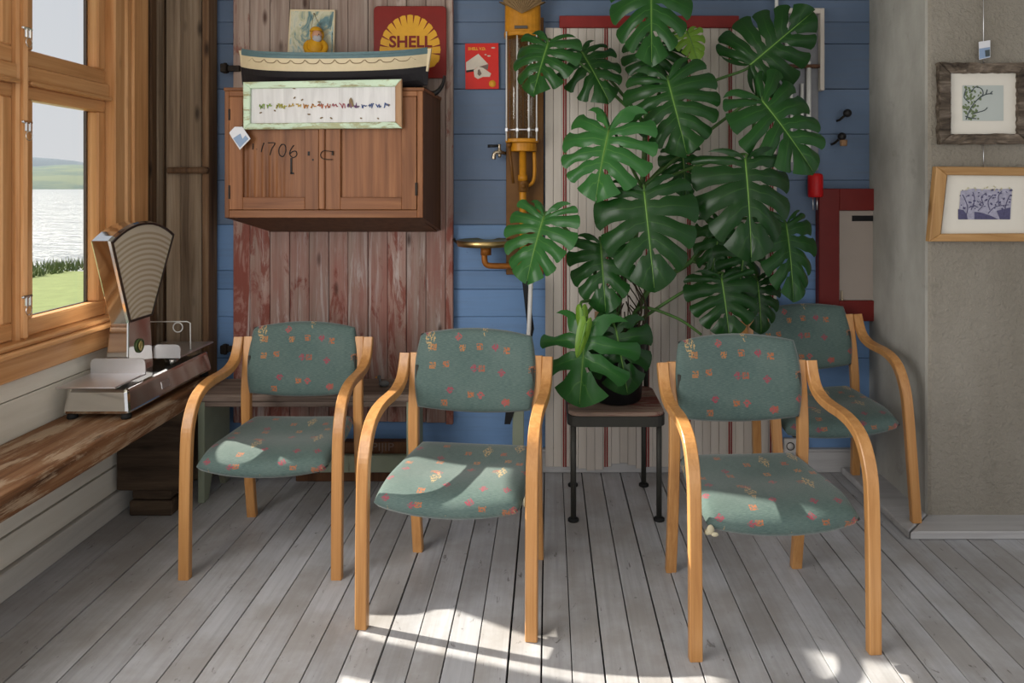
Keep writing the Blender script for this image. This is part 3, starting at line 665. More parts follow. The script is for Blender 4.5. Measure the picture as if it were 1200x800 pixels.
# ------------------------------------------------------------------ things on the back wall, left half
door = thing('barn_door', 'weathered plank door with flaking red paint hung on the blue wall', 'door', (-1.02, 3.56, .27))
xs = [272.5, 292.5, 316, 339, 362, 385, 407.5, 431, 454, 476, 499, 522, 531]; DY = 3.555
for i in range(12):
    x0, x1 = (xs[i]-PX)/F*DY, (xs[i+1]-PX)/F*DY
    obj('plank', MB().box(x0+.0012, x1-.0012, DY+R.uniform(0, .005), DY+.028, .262+R.uniform(-.008, .008), 2.62, .003), M['barn'], door)
obj('backing_rail', MB().box(-1.57, -.50, DY+.028, YB-.002, .5, .62).box(-1.57, -.50, DY+.028, YB-.002, 2.2, 2.32), M['old_dark'], door)
for py_ in (80, 409):
    z = H-(py_-PY)/F*3.54
    obj('hinge', MB().box(-1.635, -1.555, 3.540, 3.556, z-.015, z+.015, .003).box(-1.645, -1.615, 3.52, 3.56, z-.022, z+.022, .004).lathe([(.009, z-.026), (.009, z+.026)], (-1.625, 3.538, 0), n=10), M['iron'], door)

bn = thing('low_bench', 'worn low bench with pale green slab legs against the red plank door', 'bench', (-1.02, 3.4, 0))
obj('seat_board', MB().box(-1.66, -.600, 3.225, 3.51, .468, .500, .006), M['bench'], bn)
obj('apron', MB().box(-1.62, -.62, 3.245, 3.262, .440, .468, .003), M['bench'], bn)
for x in (-1.615, -.655):
    obj('leg', MB().prism([(x, 3.24, 0), (x, 3.285, 0), (x, 3.33, .14), (x, 3.42, .14), (x, 3.455, 0), (x, 3.50, 0), (x, 3.50, .468), (x, 3.24, .468)], (.030, 0, 0), bev=.002), M['pale_green'], bn)
obj('stretcher', MB().box(-1.60, -.64, 3.43, 3.46, .062, .145, .004), M['pale_green'], bn)
cr = thing('wooden_crate', 'dark wooden crate with faint lettering on the floor behind the low bench', 'crate', (-.9, 3.51, 0))
obj('side_board', MB().box(-1.25, -.665, 3.475, 3.53, 0, .195, .004), M['cab_dark'], cr)
obj('lettering', MB().mesh(lettering('PIJIP', .058, Vector((-.82, 3.4738, .170)), .0, 1.1)), M['ink_brown'], cr)
bd = thing('bird_figurine', 'tiny grey duck figurine on the low bench between two armchairs', 'figurine', at(450, 441, 3.36).xy.to_3d()+Vector((0, 0, .50)))
p = Vector((at(450, 441, 3.36).x, 3.36, .50))
obj('body', MB().ball(p+Vector((0, 0, .016)), (.026, .015, .016)).tube([p+Vector((-.016, 0, .02)), p+Vector((-.021, 0, .038)), p+Vector((-.022, 0, .046))], [.008, .006, .006], 8).ball(p+Vector((-.024, 0, .048)), .009), M['bird'], bd)
obj('beak', MB().tube([p+Vector((-.032, 0, .047)), p+Vector((-.042, 0, .045))], [.004, .002], 6), M['ink_yellow'], bd)

# wall cabinet
cb = thing('wall_cabinet', 'brown wooden two-door wall cabinet mounted on the red plank door', 'cabinet', (-1.02, 3.55, 1.24))
CF, CB_, CX0, CX1, CZ0, CZ1 = 3.205, 3.552, -1.474, -.572, 1.326, 1.890
T = .02
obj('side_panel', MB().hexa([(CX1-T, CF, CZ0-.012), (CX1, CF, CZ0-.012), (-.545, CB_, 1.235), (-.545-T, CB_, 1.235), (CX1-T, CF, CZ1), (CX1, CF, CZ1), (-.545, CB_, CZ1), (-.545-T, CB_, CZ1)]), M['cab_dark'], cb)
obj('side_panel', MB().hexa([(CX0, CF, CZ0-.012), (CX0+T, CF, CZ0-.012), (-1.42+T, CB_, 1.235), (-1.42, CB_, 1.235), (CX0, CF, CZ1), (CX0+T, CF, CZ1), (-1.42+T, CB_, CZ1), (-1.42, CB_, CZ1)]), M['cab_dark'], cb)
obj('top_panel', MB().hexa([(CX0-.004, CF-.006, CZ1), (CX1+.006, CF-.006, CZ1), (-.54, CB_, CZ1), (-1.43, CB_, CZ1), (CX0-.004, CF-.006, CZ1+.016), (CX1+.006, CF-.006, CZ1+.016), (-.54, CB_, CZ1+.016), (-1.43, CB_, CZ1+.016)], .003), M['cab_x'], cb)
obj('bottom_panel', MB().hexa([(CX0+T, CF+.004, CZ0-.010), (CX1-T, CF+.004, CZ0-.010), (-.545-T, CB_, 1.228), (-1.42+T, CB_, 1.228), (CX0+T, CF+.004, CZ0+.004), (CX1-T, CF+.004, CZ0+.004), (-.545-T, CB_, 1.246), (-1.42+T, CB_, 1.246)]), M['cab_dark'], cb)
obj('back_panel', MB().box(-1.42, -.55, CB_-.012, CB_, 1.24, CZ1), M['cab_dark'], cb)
def cx(px_): return (px_-PX)/F*CF
def cz(py_): return H-(py_-PY)/F*CF
obj('face_frame', MB().box(CX0, cx(269), CF-.004, CF+.02, CZ0-.012, CZ1, .002), M['cab_z'], cb)
obj('face_frame', MB().box(cx(489), CX1, CF-.004, CF+.02, CZ0-.012, CZ1, .002), M['cab_z'], cb)
obj('face_frame', MB().box(cx(269), cx(489), CF-.004, CF+.02, CZ0-.012, cz(246), .002), M['cab_x'], cb)
obj('face_frame', MB().box(cx(269), cx(489), CF-.004, CF+.02, cz(113), CZ1, .002), M['cab_x'], cb)
def cab_door(x0, x1, s0, s1, ripple):
    zt, zb = cz(113.5), cz(245.5); rt, rb = cz(126), cz(231)
    m = MB(); nu, nv = (44, 10) if ripple else (2, 2); vs = {}
    for i in range(nu+1):
        for j in range(nv+1):
            u, v = i/nu, j/nv; dy = .0045*math.sin(u*8.3*2*PI+.7*math.sin(3*u))*max(0, 1-v*1.5)*(.5+.5*math.sin(u*5)) if ripple else 0
            vs[i, j] = m.b.verts.new((s0+(s1-s0)*u, CF+.006+dy, rb+(rt-rb)*v))
    for i in range(nu):
        for j in range(nv): m.b.faces.new((vs[i, j], vs[i+1, j], vs[i+1, j+1], vs[i, j+1]))
    d = obj('door', m, M['cab_z'], cb, smooth=True)
    for a, b in ((x0, s0), (s1, x1)): obj('door_stile', MB().box(a, b, CF-.010, CF+.012, zb, zt, .002), M['cab_z'], d)
    for a, b in ((zb, rb), (rt, zt)): obj('door_rail', MB().box(s0, s1, CF-.010, CF+.012, a, b, .002), M['cab_x'], d)
    return d
d1 = cab_door(cx(269.5), cx(374.3), cx(285.5), cx(358), True)
d2 = cab_door(cx(376), cx(488.5), cx(399.5), cx(471), False)
obj('door_strip', MB().box(cx(375), cx(382), CF-.020, CF-.009, cz(245), cz(114), .003), M['cab_z'], d2)
obj('keyhole', MB().box(cx(361.5), cx(364), CF-.0115, CF-.009, cz(182.5), cz(177.5)).box(cx(366.8), cx(368.4), CF-.0115, CF-.009, cz(188.5), cz(186.3)), M['ink_black'], d1)
obj('handle', MB().tube(smooth_path([(cx(391), CF-.02, cz(178)), (cx(381), CF-.024, cz(177)), (cx(377.5), CF-.024, cz(182)), (cx(381), CF-.024, cz(186.5)), (cx(391), CF-.02, cz(187))], 4), .0018, 6).box(cx(390), cx(391.8), CF-.018, CF-.009, cz(182), cz(177)), M['iron'], d2)
for b0, b1 in ((141, 128), (233, 217)): obj('hinge', MB().box(cx(269), cx(271), CF-.014, CF-.002, cz(b0), cz(b1), .001), M['iron'], d1)
obj('hinge', MB().box(cx(487), cx(489.5), CF-.014, CF-.002, cz(229), cz(214), .001), M['iron'], d2)
# handwritten number on the left door
def stroke(m, pts, w):
    pts = smooth_path([(x, 0, z) for x, z in pts], 5)
    m.tube([Vector((cx(p.x), CF+.0035, cz(p.z))) for p in pts], w, 5)
m = MB()
for s_ in ([(296.2, 168), (295.8, 175)], [(300.4, 174.4), (300.6, 175)], [(308.8, 167.2), (307, 172.6), (305.6, 178)], [(313.8, 167.4), (321.6, 167.6), (318.2, 174), (315.8, 181.6)],
           [(329.6, 169), (326.6, 174), (327, 181), (331.2, 183.2), (334.4, 177), (333.4, 170), (329.6, 169)], [(344, 170), (340.6, 174.6), (339, 180.4), (342.6, 184.6), (347, 182), (346.6, 177.4), (342.6, 177.4), (339.6, 180)]): stroke(m, s_, .0022)
obj('lettering', m, M['ink_black'], d1, label='handwritten 1.1706')
obj('door_slot', MB().box(cx(340), cx(342), CF+.0015, CF+.004, cz(203.5), cz(185)).box(cx(340), cx(344), CF+.0015, CF+.004, cz(204), cz(202)), M['ink_black'], d1)
tg = thing('paper_tag', 'small white and blue paper tag hanging from a corner of the mint frame', 'tag', at(281, 160, 3.165))
def quad(pts, Y, mat, name, par, th=.0015):
    return obj(name, MB().prism([at(a, b, Y) for a, b in pts], (0, th, 0)), M[mat], par)
quad([(268.5, 155.5), (275, 148.5), (284, 148.5), (293.5, 162.5), (281, 175.5), (271.5, 161)], 3.165, 'tag_white', 'card', tg)
quad([(273, 162), (281.5, 156.5), (284, 163), (287.5, 158.5), (291, 162.6), (281, 172.8)], 3.163, 'tag_blue', 'print', tg)
obj('string', MB().tube([at(281, 149, 3.165), at(283, 146, 3.165), at(285, 144, 3.168)], .001, 5), M['rope'], tg)

# framed rainbow cloth
rf = thing('framed_embroidery', 'long white cloth with a row of rainbow stitching in a flaking mint frame', 'picture', at(377, 151, 3.18))
FYc = 3.165
def fpt(a, b, dy=0): return at(a, b, FYc+dy)
fo = [(284.5, 96), (470.5, 92.5), (471, 150), (285, 151.5)]; fi = [(293, 103.5), (463, 101), (463, 142.5), (292.5, 144.5)]
for k, mt in ((0, 'frame_green'), (1, 'frame_bare'), (2, 'frame_green'), (3, 'frame_green')):
    j = (k+1) % 4
    obj('frame_bar', MB().prism([fpt(*fo[k]), fpt(*fo[j]), fpt(*fi[j]), fpt(*fi[k])], (0, .022, 0), bev=.003), M[mt], rf)
m = MB(); vs = {}
for i in range(61):
    for j in range(9):
        u, v = i/60, j/8; a = Vector((291+173*u, 100.5+45*v))
        vs[i, j] = m.b.verts.new(fpt(a.x, a.y, .014+.0014*math.sin(u*21+v)*math.sin(u*47)))
for i in range(60):
    for j in range(8): m.b.faces.new((vs[i, j], vs[i, j+1], vs[i+1, j+1], vs[i+1, j]))
cl = obj('cloth', m, M['cloth'], rf, smooth=True)
rr = random.Random(12)
rain = [(.22, .34, .06), (.42, .40, .06), (.52, .34, .06), (.50, .22, .04), (.44, .12, .05), (.40, .10, .12), (.16, .06, .20), (.06, .10, .25), (.04, .09, .28)]
for gi in range(9):
    mat_ = plain('stitching_thread_'+'abcdefghi'[gi], rain[gi], .9)
    m = MB()
    for wv_ in range(2):
        x0 = 304+(gi*2+wv_)*8.55
        if gi == 1 and wv_ == 0: x0 += 2
        pts = []
        for k in range(9): pts.append((x0+k*.75+rr.uniform(-.5, .5), 124.4-(gi*.15)+rr.choice((-2.8, -1.4, .8, 2.8, .3))+rr.uniform(-.6, .6)))
        m.tube([fpt(a, b, .0105) for a, b in pts], .0021, 5)
    obj('stitching', m, mat_, cl)
m = MB()
for a, b in ((305.5, 132), (322, 129.6), (362, 134), (376.5, 138), (388, 138.5), (423, 138.5), (443, 138.8), (344.5, 103.5), (345, 114.5), (455.5, 123), (354, 117), (374, 119.5)):
    m.ball(fpt(a, b, .011), (.005+rr.random()*.003, .0015, .0035), u=8, v=5, rot=Matrix.Rotation(rr.uniform(-.8, .8), 4, 'Y'))
m.prism([fpt(a, b, .009) for a, b in ((409, 117), (411, 114), (413, 117), (414.5, 125), (409, 125.5))], (0, .002, 0))
obj('leaf_petals', m, M['rope'], cl)

# model boat
bt = thing('model_boat', 'long model rowing boat with cream side and teal gunwale on top of the cabinet', 'boat', (-1.0, 3.36, CZ1+.016))
BY = 3.36
def bpt(u):    # sheer line, keel line in px
    x = 284+219*u
    return x
def hull_row(u):
    x = (284+217*u-PX)/F*BY; bow = 1-abs(2*u-1)**3.2
    hb = .115*max(.02, bow)
    sheer = H-(66.5-1.5*u+3.2*math.sin(PI*u)-PY)/F*BY+.030*abs(2*u-1)**4
    cr_lo = sheer-.030-.022; return x, hb, sheer
m = MB(); rows = []
NS = 40
for i in range(NS+1):
    u = i/NS; x, hb, sh = hull_row(u); r_ = []
    zk = 1.912+.028*abs(2*u-1)**3
    prof = [(1.0, sh), (1.0, sh-.020), (.985, sh-.048), (.96, sh-.078), (.86, sh-.105), (.66, (sh-.105)*.45+zk*.55), (.38, zk*.82+(sh-.105)*.18), (0.02, zk)]
    for s in (-1, 1): r_.append([m.b.verts.new((x+(u-.5)*.03*(z-zk)/.2, BY+s*hb*k, z)) for k, z in prof])
    rows.append(r_)
for i in range(NS):
    for s in (0, 1):
        for k in range(7):
            f = m.b.faces.new((rows[i][s][k], rows[i+1][s][k], rows[i+1][s][k+1], rows[i][s][k+1])); f.material_index = 0 if k < 1 else (1 if k < 3 else 2)
    f = m.b.faces.new((rows[i][0][7], rows[i+1][0][7], rows[i+1][1][7], rows[i][1][7])); f.material_index = 2
bmesh.ops.recalc_face_normals(m.b, faces=m.b.faces[:])
hull = obj('hull', m, [M['boat_teal'], M['boat_cream'], M['boat_black']], bt)
m = MB()
for i in range(NS):
    a, b = hull_row(i/NS), hull_row((i+1)/NS)
    for s in (-1, 1): m.hexa([(a[0], BY+s*(a[1]-.008), a[2]-.004), (b[0], BY+s*(b[1]-.008), b[2]-.004), (b[0], BY+s*(b[1]+.006), b[2]-.004), (a[0], BY+s*(a[1]+.006), a[2]-.004), (a[0], BY+s*(a[1]-.008), a[2]+.008), (b[0], BY+s*(b[1]-.008), b[2]+.008), (b[0], BY+s*(b[1]+.006), b[2]+.008), (a[0], BY+s*(a[1]+.006), a[2]+.008)])
obj('gunwale', m, M['boat_teal'], bt)
for k, (a, b) in enumerate((((283, 59.5), (290, 90)), ((503.5, 57), (499, 84)))):
    p, q = at(a[0], a[1], BY), at(b[0], b[1], BY); p.y = q.y = BY
    obj('stem_post', MB().prism([p+Vector((-.010, -.009, 0)), p+Vector((.010, -.009, 0)), q+Vector((.012, -.009, 0)), q+Vector((-.012, -.009, 0))], (0, .018, 0), bev=.002), M['boat_cream'], bt)
obj('thwart', MB().box(-1.2, -1.17, BY-.09, BY+.09, 2.055, 2.063).box(-.95, -.92, BY-.09, BY+.09, 2.045, 2.053).box(-.75, -.72, BY-.07, BY+.07, 2.055, 2.063), M['boat_cream'], bt)
m = MB(); pts = []
for i in range(97):
    u = .03+.94*i/96; x, hb, sh = hull_row(u); d = abs(math.sin(u*PI*13)); pts.append((x, BY-hb-.003, sh-.024-.020*(1-(1-d)**2)))
obj('rope', MB().tube(pts, .0016, 5), M['rope'], bt)

# painting and hanging fisherman
pt = thing('small_painting', 'small unframed sea-green harbour painting hung above the model boat', 'painting', at(365, 67, 3.535))
PYY = 3.535
PQ = [(340, 11), (392.5, 11.5), (391, 68.5), (336.5, 67.5)]
obj('canvas', MB().prism([at(a, b, PYY) for a, b in PQ], (0, .016, 0)), M['boat_cream'], pt)
n = N('blurred_harbour_paint'); v = n.coords((9, 9, 4.5), rnd=False); nz = n.noise(v, 1.6, 5, .6, 1.2)
c = n.ramp(nz, [(.25, (.02, .035, .03)), (.38, (.10, .20, .22)), (.46, (.42, .42, .28)), (.54, (.55, .53, .40)), (.62, (.20, .34, .36)), (.74, (.03, .05, .05))]); n.color(c); n.set(Roughness=.5); M['harbour'] = n.m
obj('painted_face', MB().prism([at(a, b, PYY-.001) for a, b in ((341.5, 13), (391, 13.5), (389.5, 67), (338.5, 66))], (0, .002, 0)), M['harbour'], pt)
fg = thing('fisherman_figurine', 'small bearded fisherman figurine in a yellow raincoat hung before the painting', 'figurine', at(369, 66, 3.49))
def g3(a, b, dy=0): return at(a, b, 3.49+dy)
def px3(k): return k*3.49/F
body = MB()
prof = [(0, 0), (0, 0), (45.5, 4.0), (47.5, 7.6), (51, 9.4), (58, 10.2), (64, 9.5), (66.5, 7)]
body.lathe([(px3(r)*1.0+.0005, H-(y-PY)/F*3.49) for y, r in prof[2:]], (g3(370, 50).x, 3.49, 0), n=20)
obj('coat', body, M['coat'], fg)
for s in (-1, 1):
    obj('sleeve', MB().tube(smooth_path([g3(370+s*7.5, 48.5, -.004), g3(370+s*11.3, 54, -.016), g3(370+s*9.5, 60.5, -.034), g3(370+s*2.5, 63.5, -.046)], 4), [px3(q) for q in (2.6, 3.0, 3.2, 3.3, 3.3, 3.3, 3.2, 3.1, 3.0, 2.9, 2.8, 2.7, 2.6)], 10), M['coat'], fg)
    hd = MB().ball(g3(370+s*1.5, 64, -.054), (px3(2.6), px3(2.2), px3(2.2)), u=10, v=8)
    for f_ in range(4): hd.tube([g3(370+s*(0.6-f_*.0), 62.6+f_*.9, -.058), g3(370-s*2.2, 62.9+f_*.9, -.060)], px3(.48), 6)
    hd.tube([g3(370+s*1.5, 62.4, -.056), g3(370-s*.4, 61.6, -.058)], px3(.5), 6)
    obj('hand', hd, M['skin'], fg)
hd = MB().ball(g3(371.5, 41, -.016), (px3(5.4), px3(5.2), px3(6.6)), u=16, v=12)
hd.ball(g3(371.6, 41.8, -.037), (px3(1.1), px3(1.3), px3(1.3)), u=8, v=6)
for s in (-1, 1): hd.ball(g3(371.5+s*5.4, 41.5, -.010), (px3(.9), px3(1.2), px3(1.6)), u=8, v=6)
head = obj('head', hd, M['skin'], fg)
obj('eyes', MB().ball(g3(369.4, 40.2, -.032), px3(.7), u=8, v=6).ball(g3(373.6, 40.2, -.032), px3(.7), u=8, v=6), M['ink_black'], head)
obj('beard', MB().ball(g3(371.5, 45.2, -.026), (px3(5.4), px3(4.0), px3(4.6)), u=14, v=10).ball(g3(369.4, 43.6, -.034), (px3(2.2), px3(1.0), px3(.8)), u=8, v=6).ball(g3(373.6, 43.6, -.034), (px3(2.2), px3(1.0), px3(.8)), u=8, v=6), M['beard'], head)
obj('rain_hat', MB().lathe([(px3(7.6), H-(37.4-PY)/F*3.49), (px3(7.2), H-(36.6-PY)/F*3.49), (px3(6.2), H-(34.4-PY)/F*3.49), (px3(3.6), H-(32.6-PY)/F*3.49), (px3(.8), H-(31.8-PY)/F*3.49)], (g3(371.5, 40).x, 3.478, 0), n=18).ball(g3(371.5, 41, .010), (px3(8.4), px3(5.6), px3(9.4)), u=16, v=10), M['coat'], head)
obj('hanging_cord', MB().tube([g3(364, 38, 0), g3(368, 16, .032)], .0012, 5).tube([g3(379, 38, 0), g3(368, 16, .032)], .0012, 5).ball(g3(368, 16, .034), .004, u=8, v=6), M['rope'], fg)

# enamel sign
sg = thing('enamel_sign', 'square red enamel sign with a yellow scallop and the word SHELL', 'sign', at(481, 92, 3.53))
SY = 3.53
def rrect(x0, y0, x1, y1, r, n=5):
    out = []
    for cx_, cy2, a0 in ((x1-r, y0+r, -90), (x1-r, y1-r, 0), (x0+r, y1-r, 90), (x0+r, y0+r, 180)):
        for k in range(n+1):
            a = math.radians(a0+90*k/n); out.append((cx_+r*math.cos(a), cy2+r*math.sin(a)))
    return out
obj('plate', MB().prism([at(a, b, SY) for a, b in rrect(438, 7, 523, 91.5, 5)], (0, .008, 0), bev=.002), M['sign_red'], sg)
m = MB(); ox, oy = 480.5, 60.5
def spt(ang, rad, dy=-.0016):
    a = math.radians(ang); k = rad
    return at(ox+34.5*k*math.cos(a)*(1+.04*math.cos(a)**2), oy-41.5*k*math.sin(a)-(2*k), SY+dy)
NL = 15
pts = [spt(-38, .80), spt(-30, .92)]
for i in range(NL):
    a0, a1 = -22+224*i/NL, -22+224*(i+1)/NL
    pts += [spt(a0, .955), spt(a0+1.6, .985), spt((a0+a1)/2, 1.0), spt(a1-1.6, .985)]
pts += [spt(202, .955), spt(210, .92), spt(218, .80), spt(255, .72), spt(285, .72)]
m.prism(pts[::-1], (0, .0016, 0))
obj('scallop', m, M['sign_yellow'], sg)
m = MB()
for a in (468, 474.5, 481, 487.5, 494):
    m.prism([at(a+(a-481)*.25-.9, 60.5, SY-.0035), at(a+(a-481)*.25+.9, 60.5, SY-.0035), at(a+(a-481)*-.1, 70, SY-.0035)], (0, .002, 0))
for i in range(1, NL):
    a0 = -22+224*i/NL; k = .66+.10*abs(math.sin(math.radians(a0)))
    m.prism([spt(a0, k, -.0032), spt(a0+1.5, .97, -.0032), spt(a0, 1.0, -.0032), spt(a0-1.5, .97, -.0032)], (0, .0016, 0))
m.mesh(lettering('SHELL', .079, at(481, 49.5, SY-.003), .0022, 1.02))
obj('lettering', m, M['sign_red'], sg)
hn = thing('black_horn', 'curved black horn lying on the right end of the cabinet top', 'horn', at(505, 107, 3.45))
hp = smooth_path([at(488, 103, 3.40), at(496, 106.3, 3.40), at(505, 110.0, 3.41), at(513, 107.0, 3.41), at(519, 98, 3.42), at(520.5, 88.5, 3.42)], 5)
obj('horn', MB().tube(hp, [.022-.017*i/(len(hp)-1) for i in range(len(hp))], 10), M['horn_black'], hn)

# ------------------------------------------------------------------ things on the blue wall, middle
bk = thing('red_booklet', 'red printed booklet with a tent picture pinned to the blue wall', 'booklet', at(565, 104, 3.585))
KY = 3.585
obj('cover', MB().prism([at(a, b, KY) for a, b in ((545, 51), (584, 50.5), (584.5, 104), (545.5, 104.5))], (0, .006, 0)), M['booklet_red'], bk)
quad([(546, 73), (560.5, 63), (572, 75), (560, 78.5), (556, 81), (546.3, 82.5)], KY-.001, 'ink_white', 'tent_print', bk, .0012)
quad([(560, 78.5), (572.5, 75.2), (571.5, 82), (566, 80)], KY-.0012, 'ink_brown', 'shade_print', bk, .0012)
quad([(555, 82), (561, 78), (566, 79.5), (575.5, 86), (574, 90), (566, 90), (560, 92.5), (556, 90)], KY-.0014, 'ink_white', 'figure_print', bk, .0012)
quad([(560, 82), (562, 81), (564.5, 86.5), (562, 89), (559.5, 87)], KY-.0018, 'ink_brown', 'figure_shade_print', bk, .0012)
quad([(546.3, 82.5), (556, 81), (556, 83.5), (546.5, 85)], KY-.0012, 'ink_black', 'ground_print', bk, .0012)
m = MB(); 
for i in range(12):
    pass
obj('seal_print', MB().lathe([(px3(4.2), 0), (px3(4.2), .0012)], at(577, 98, KY-.001), axis='Y', n=18), M['ink_yellow'], bk)
obj('lettering', MB().mesh(lettering('SHELL V.D.', .0195, at(559, 57.3, KY-.001), .0007, .98)), M['ink_yellow'], bk)
obj('cloud_print', MB().ball(at(578, 56, KY-.0005), (.011, .001, .004), u=8, v=5).ball(at(573, 65.5, KY-.0005), (.010, .001, .004), u=8, v=5).ball(at(569, 64, KY-.0005), (.006, .001, .003), u=8, v=5), M['ink_white'], bk)

pm = thing('petrol_pump', 'antique yellow wall petrol pump with glass cylinders and a ribbed shell on top', 'pump', at(614, 318, 3.57))
UY = 3.56
def pbox(a0, a1, b0, b1, y0, y1, bev=.003):
    p, q = at(a0, b1, UY), at(a1, b0, UY); return MB().box(p.x, q.x, y0, y1, p.z, q.z, bev)
obj('backboard', pbox(593, 637, 20, 322, 3.565, 3.598), M['pump_brown'], pm)
def arcbox(px0, px1, b0, b1, y0, mat, name):      # rounded-front housing
    p, q = at(px0, b1, UY), at(px1, b0, UY); cxx = (p.x+q.x)/2; r = (q.x-p.x)/2; pts = [(p.x, 3.565, p.z)]
    for k in range(13):
        a = PI-PI*k/12; pts.append((cxx+r*math.cos(a), y0+.05-.05*math.sin(a), p.z))
    pts.append((q.x, 3.565, p.z)); return obj(name, MB().prism(pts, (0, 0, q.z-p.z), bev=.003), M[mat], pm)
arcbox(592.5, 633.5, 8.5, 42, 3.46, 'pump_yellow', 'hood')
arcbox(591.5, 634.5, 41, 46, 3.455, 'pump_yellow', 'hood_rim')
obj('name_plate', MB().box(at(604, 0, UY).x, at(619, 0, UY).x, 3.452, 3.458, at(0, 39, UY).z, at(0, 35.5, UY).z, .001), M['bezel'], pm)
m = MB(); ap = at(612, 18, 3.47)
fan_pts = []
for i in range(25):
    a = math.radians(28+124*i/24); r = .135+.012*math.cos(i*PI)*1.0
    fan_pts.append(ap+Vector((r*math.cos(a)*.88, -.020*math.sin(PI*i/24)+.006*(i % 2), r*math.sin(a))))
for i in range(24):
    m.b.faces.new([m.b.verts.new(p) for p in (ap+Vector((0, -.035, 0)), fan_pts[i], fan_pts[i+1])])
    m.b.faces.new([m.b.verts.new(p) for p in (ap+Vector((0, .0, 0)), fan_pts[i+1]+Vector((0, .03, 0)), fan_pts[i]+Vector((0, .03, 0)))])
    m.b.faces.new([m.b.verts.new(p) for p in (fan_pts[i], fan_pts[i]+Vector((0, .03, 0)), fan_pts[i+1]+Vector((0, .03, 0)), fan_pts[i+1])])
bmesh.ops.remove_doubles(m.b, verts=m.b.verts[:], dist=1e-5)
obj('shell_crest', m, M['scallop'], pm, label='ribbed brown scallop crest')
z0_, z1_ = at(0, 164, UY).z, at(0, 44, UY).z
n = N('cylinder_glass'); n.set(Base_Color=(.9, .92, .9), Roughness=.02, Transmission_Weight=1.0, IOR=1.45); M['cyl_glass'] = n.m
n.t.nodes.remove(n.p); tr = n.new('ShaderNodeBsdfTransparent'); tr.inputs[0].default_value = (.86, .87, .84, 1); gl = n.new('ShaderNodeBsdfGlossy'); gl.inputs['Roughness'].default_value = .03
lw_ = n.new('ShaderNodeLayerWeight'); lw_.inputs[0].default_value = .5; fr = n.math('ADD', n.math('MULTIPLY', n.math('POWER', lw_.outputs['Facing'], 3.0), .7), .05); mx = n.new('ShaderNodeMixShader'); n.link(fr, mx.inputs[0]); n.link(tr.outputs[0], mx.inputs[1]); n.link(gl.outputs[0], mx.inputs[2]); n.link(mx.outputs[0], n.out.inputs[0])
for a in (604.5, 621.5):
    obj('glass_cylinder', MB().lathe([(.031, z0_), (.034, z0_+.004), (.034, z1_-.004), (.031, z1_)], (at(a, 0, 3.50).x, 3.505, 0), n=20), M['cyl_glass'], pm)
for a in (594.8, 607, 620.3, 629.3):
    x = at(a, 0, UY).x
    obj('tie_rod', MB().tube([(x, 3.468, z0_-.01), (x, 3.468, z1_+.01)], .0036, 8), M['white_metal'], pm)
    obj('rod_nut', MB().box(x-.007, x+.007, 3.459, 3.477, at(0, 156, UY).z, at(0, 151.5, UY).z, .002), M['steel'], pm)
obj('clamp_ring', MB().tube([(at(613, 0, UY).x+.075*math.cos(t_), 3.505-.038*math.sin(t_), at(0, 153.5, UY).z) for t_ in [PI*i/12 for i in range(13)]], .004, 6), M['steel'], pm)
arcbox(593, 631.5, 163.5, 168, 3.45, 'pump_yellow', 'manifold_rim'); arcbox(599, 629, 168, 178, 3.47, 'pump_yellow', 'manifold')
obj('down_pipe', MB().tube([(at(613, 0, UY).x, 3.505, at(0, 178, UY).z), (at(613.5, 0, UY).x, 3.505, at(0, 300, UY).z)], .018, 12).lathe([(.024, at(0, 212, UY).z), (.024, at(0, 205, UY).z)], (at(613, 0, UY).x, 3.505, 0), n=14), M['pump_yellow'], pm)
obj('valve', MB().lathe([(.020, -.03), (.026, -.022), (.026, .022), (.020, .03)], at(613.3, 218, 3.505), n=14).lathe([(.012, -.045), (.012, .0), (.019, .0)], at(613.3, 218, 3.490), axis='Y', n=12), M['pump_brown'], pm)
obj('cross_pipe', MB().tube(smooth_path([at(626, 178, 3.52), at(626.5, 200, 3.52), at(624, 214, 3.515), at(614, 219, 3.51)], 4), .009, 8), M['pump_yellow'], pm)
obj('side_rod', MB().tube([(at(597, 0, UY).x, 3.51, at(0, 168, UY).z), (at(602, 0, UY).x, 3.51, at(0, 215, UY).z)], .007, 8).lathe([(.013, -.02), (.013, .02)], at(596.5, 169.5, 3.51), axis='Y', n=14), M['pump_brown'], pm)
obj('outlet', MB().tube(smooth_path([(at(613, 0, UY).x, 3.505, at(0, 300, UY).z), (at(605, 0, UY).x, 3.5, at(0, 309, UY).z), (at(585, 0, UY).x, 3.48, at(0, 309.5, UY).z), (at(571, 0, UY).x, 3.475, at(0, 307, UY).z), (at(569.5, 0, UY).x, 3.475, at(0, 291, UY).z)], 5), .015, 12).lathe([(.026, -.02), (.026, .02)], at(569.5, 294, 3.475), n=14), M['pipe_orange'], pm)
tp = thing('brass_tap', 'small brass tap with black lever on the blue wall beside the petrol pump', 'tap', at(592, 177, 3.55))
obj('spout', MB().tube(smooth_path([at(592, 179.5, 3.585), at(587, 178.5, 3.53), at(581, 178.5, 3.52), at(578.8, 182, 3.52), at(578.5, 186.5, 3.52)], 4), [.009]*10+[.010]*7, 10).tube([at(585.5, 179, 3.53), at(585.5, 184.5, 3.53)], .008, 10), M['brass_pale'], tp)
obj('valve', MB().lathe([(.012, -.022), (.014, -.006), (.008, .006), (.007, .024), (.009, .030)], at(585.2, 176, 3.53), n=14), M['brass_pale'], tp)
obj('lever', MB().tube([at(586, 170.5, 3.53), at(580, 171, 3.525), at(571.5, 171.2, 3.52)], [.006, .007, .008], 8), M['black_plastic'], tp)
bd_ = thing('brass_dish', 'shallow brass dish on the orange pipe left of the petrol pump', 'dish', at(569.5, 290, 3.475))
bx = at(569.5, 285, 3.475)
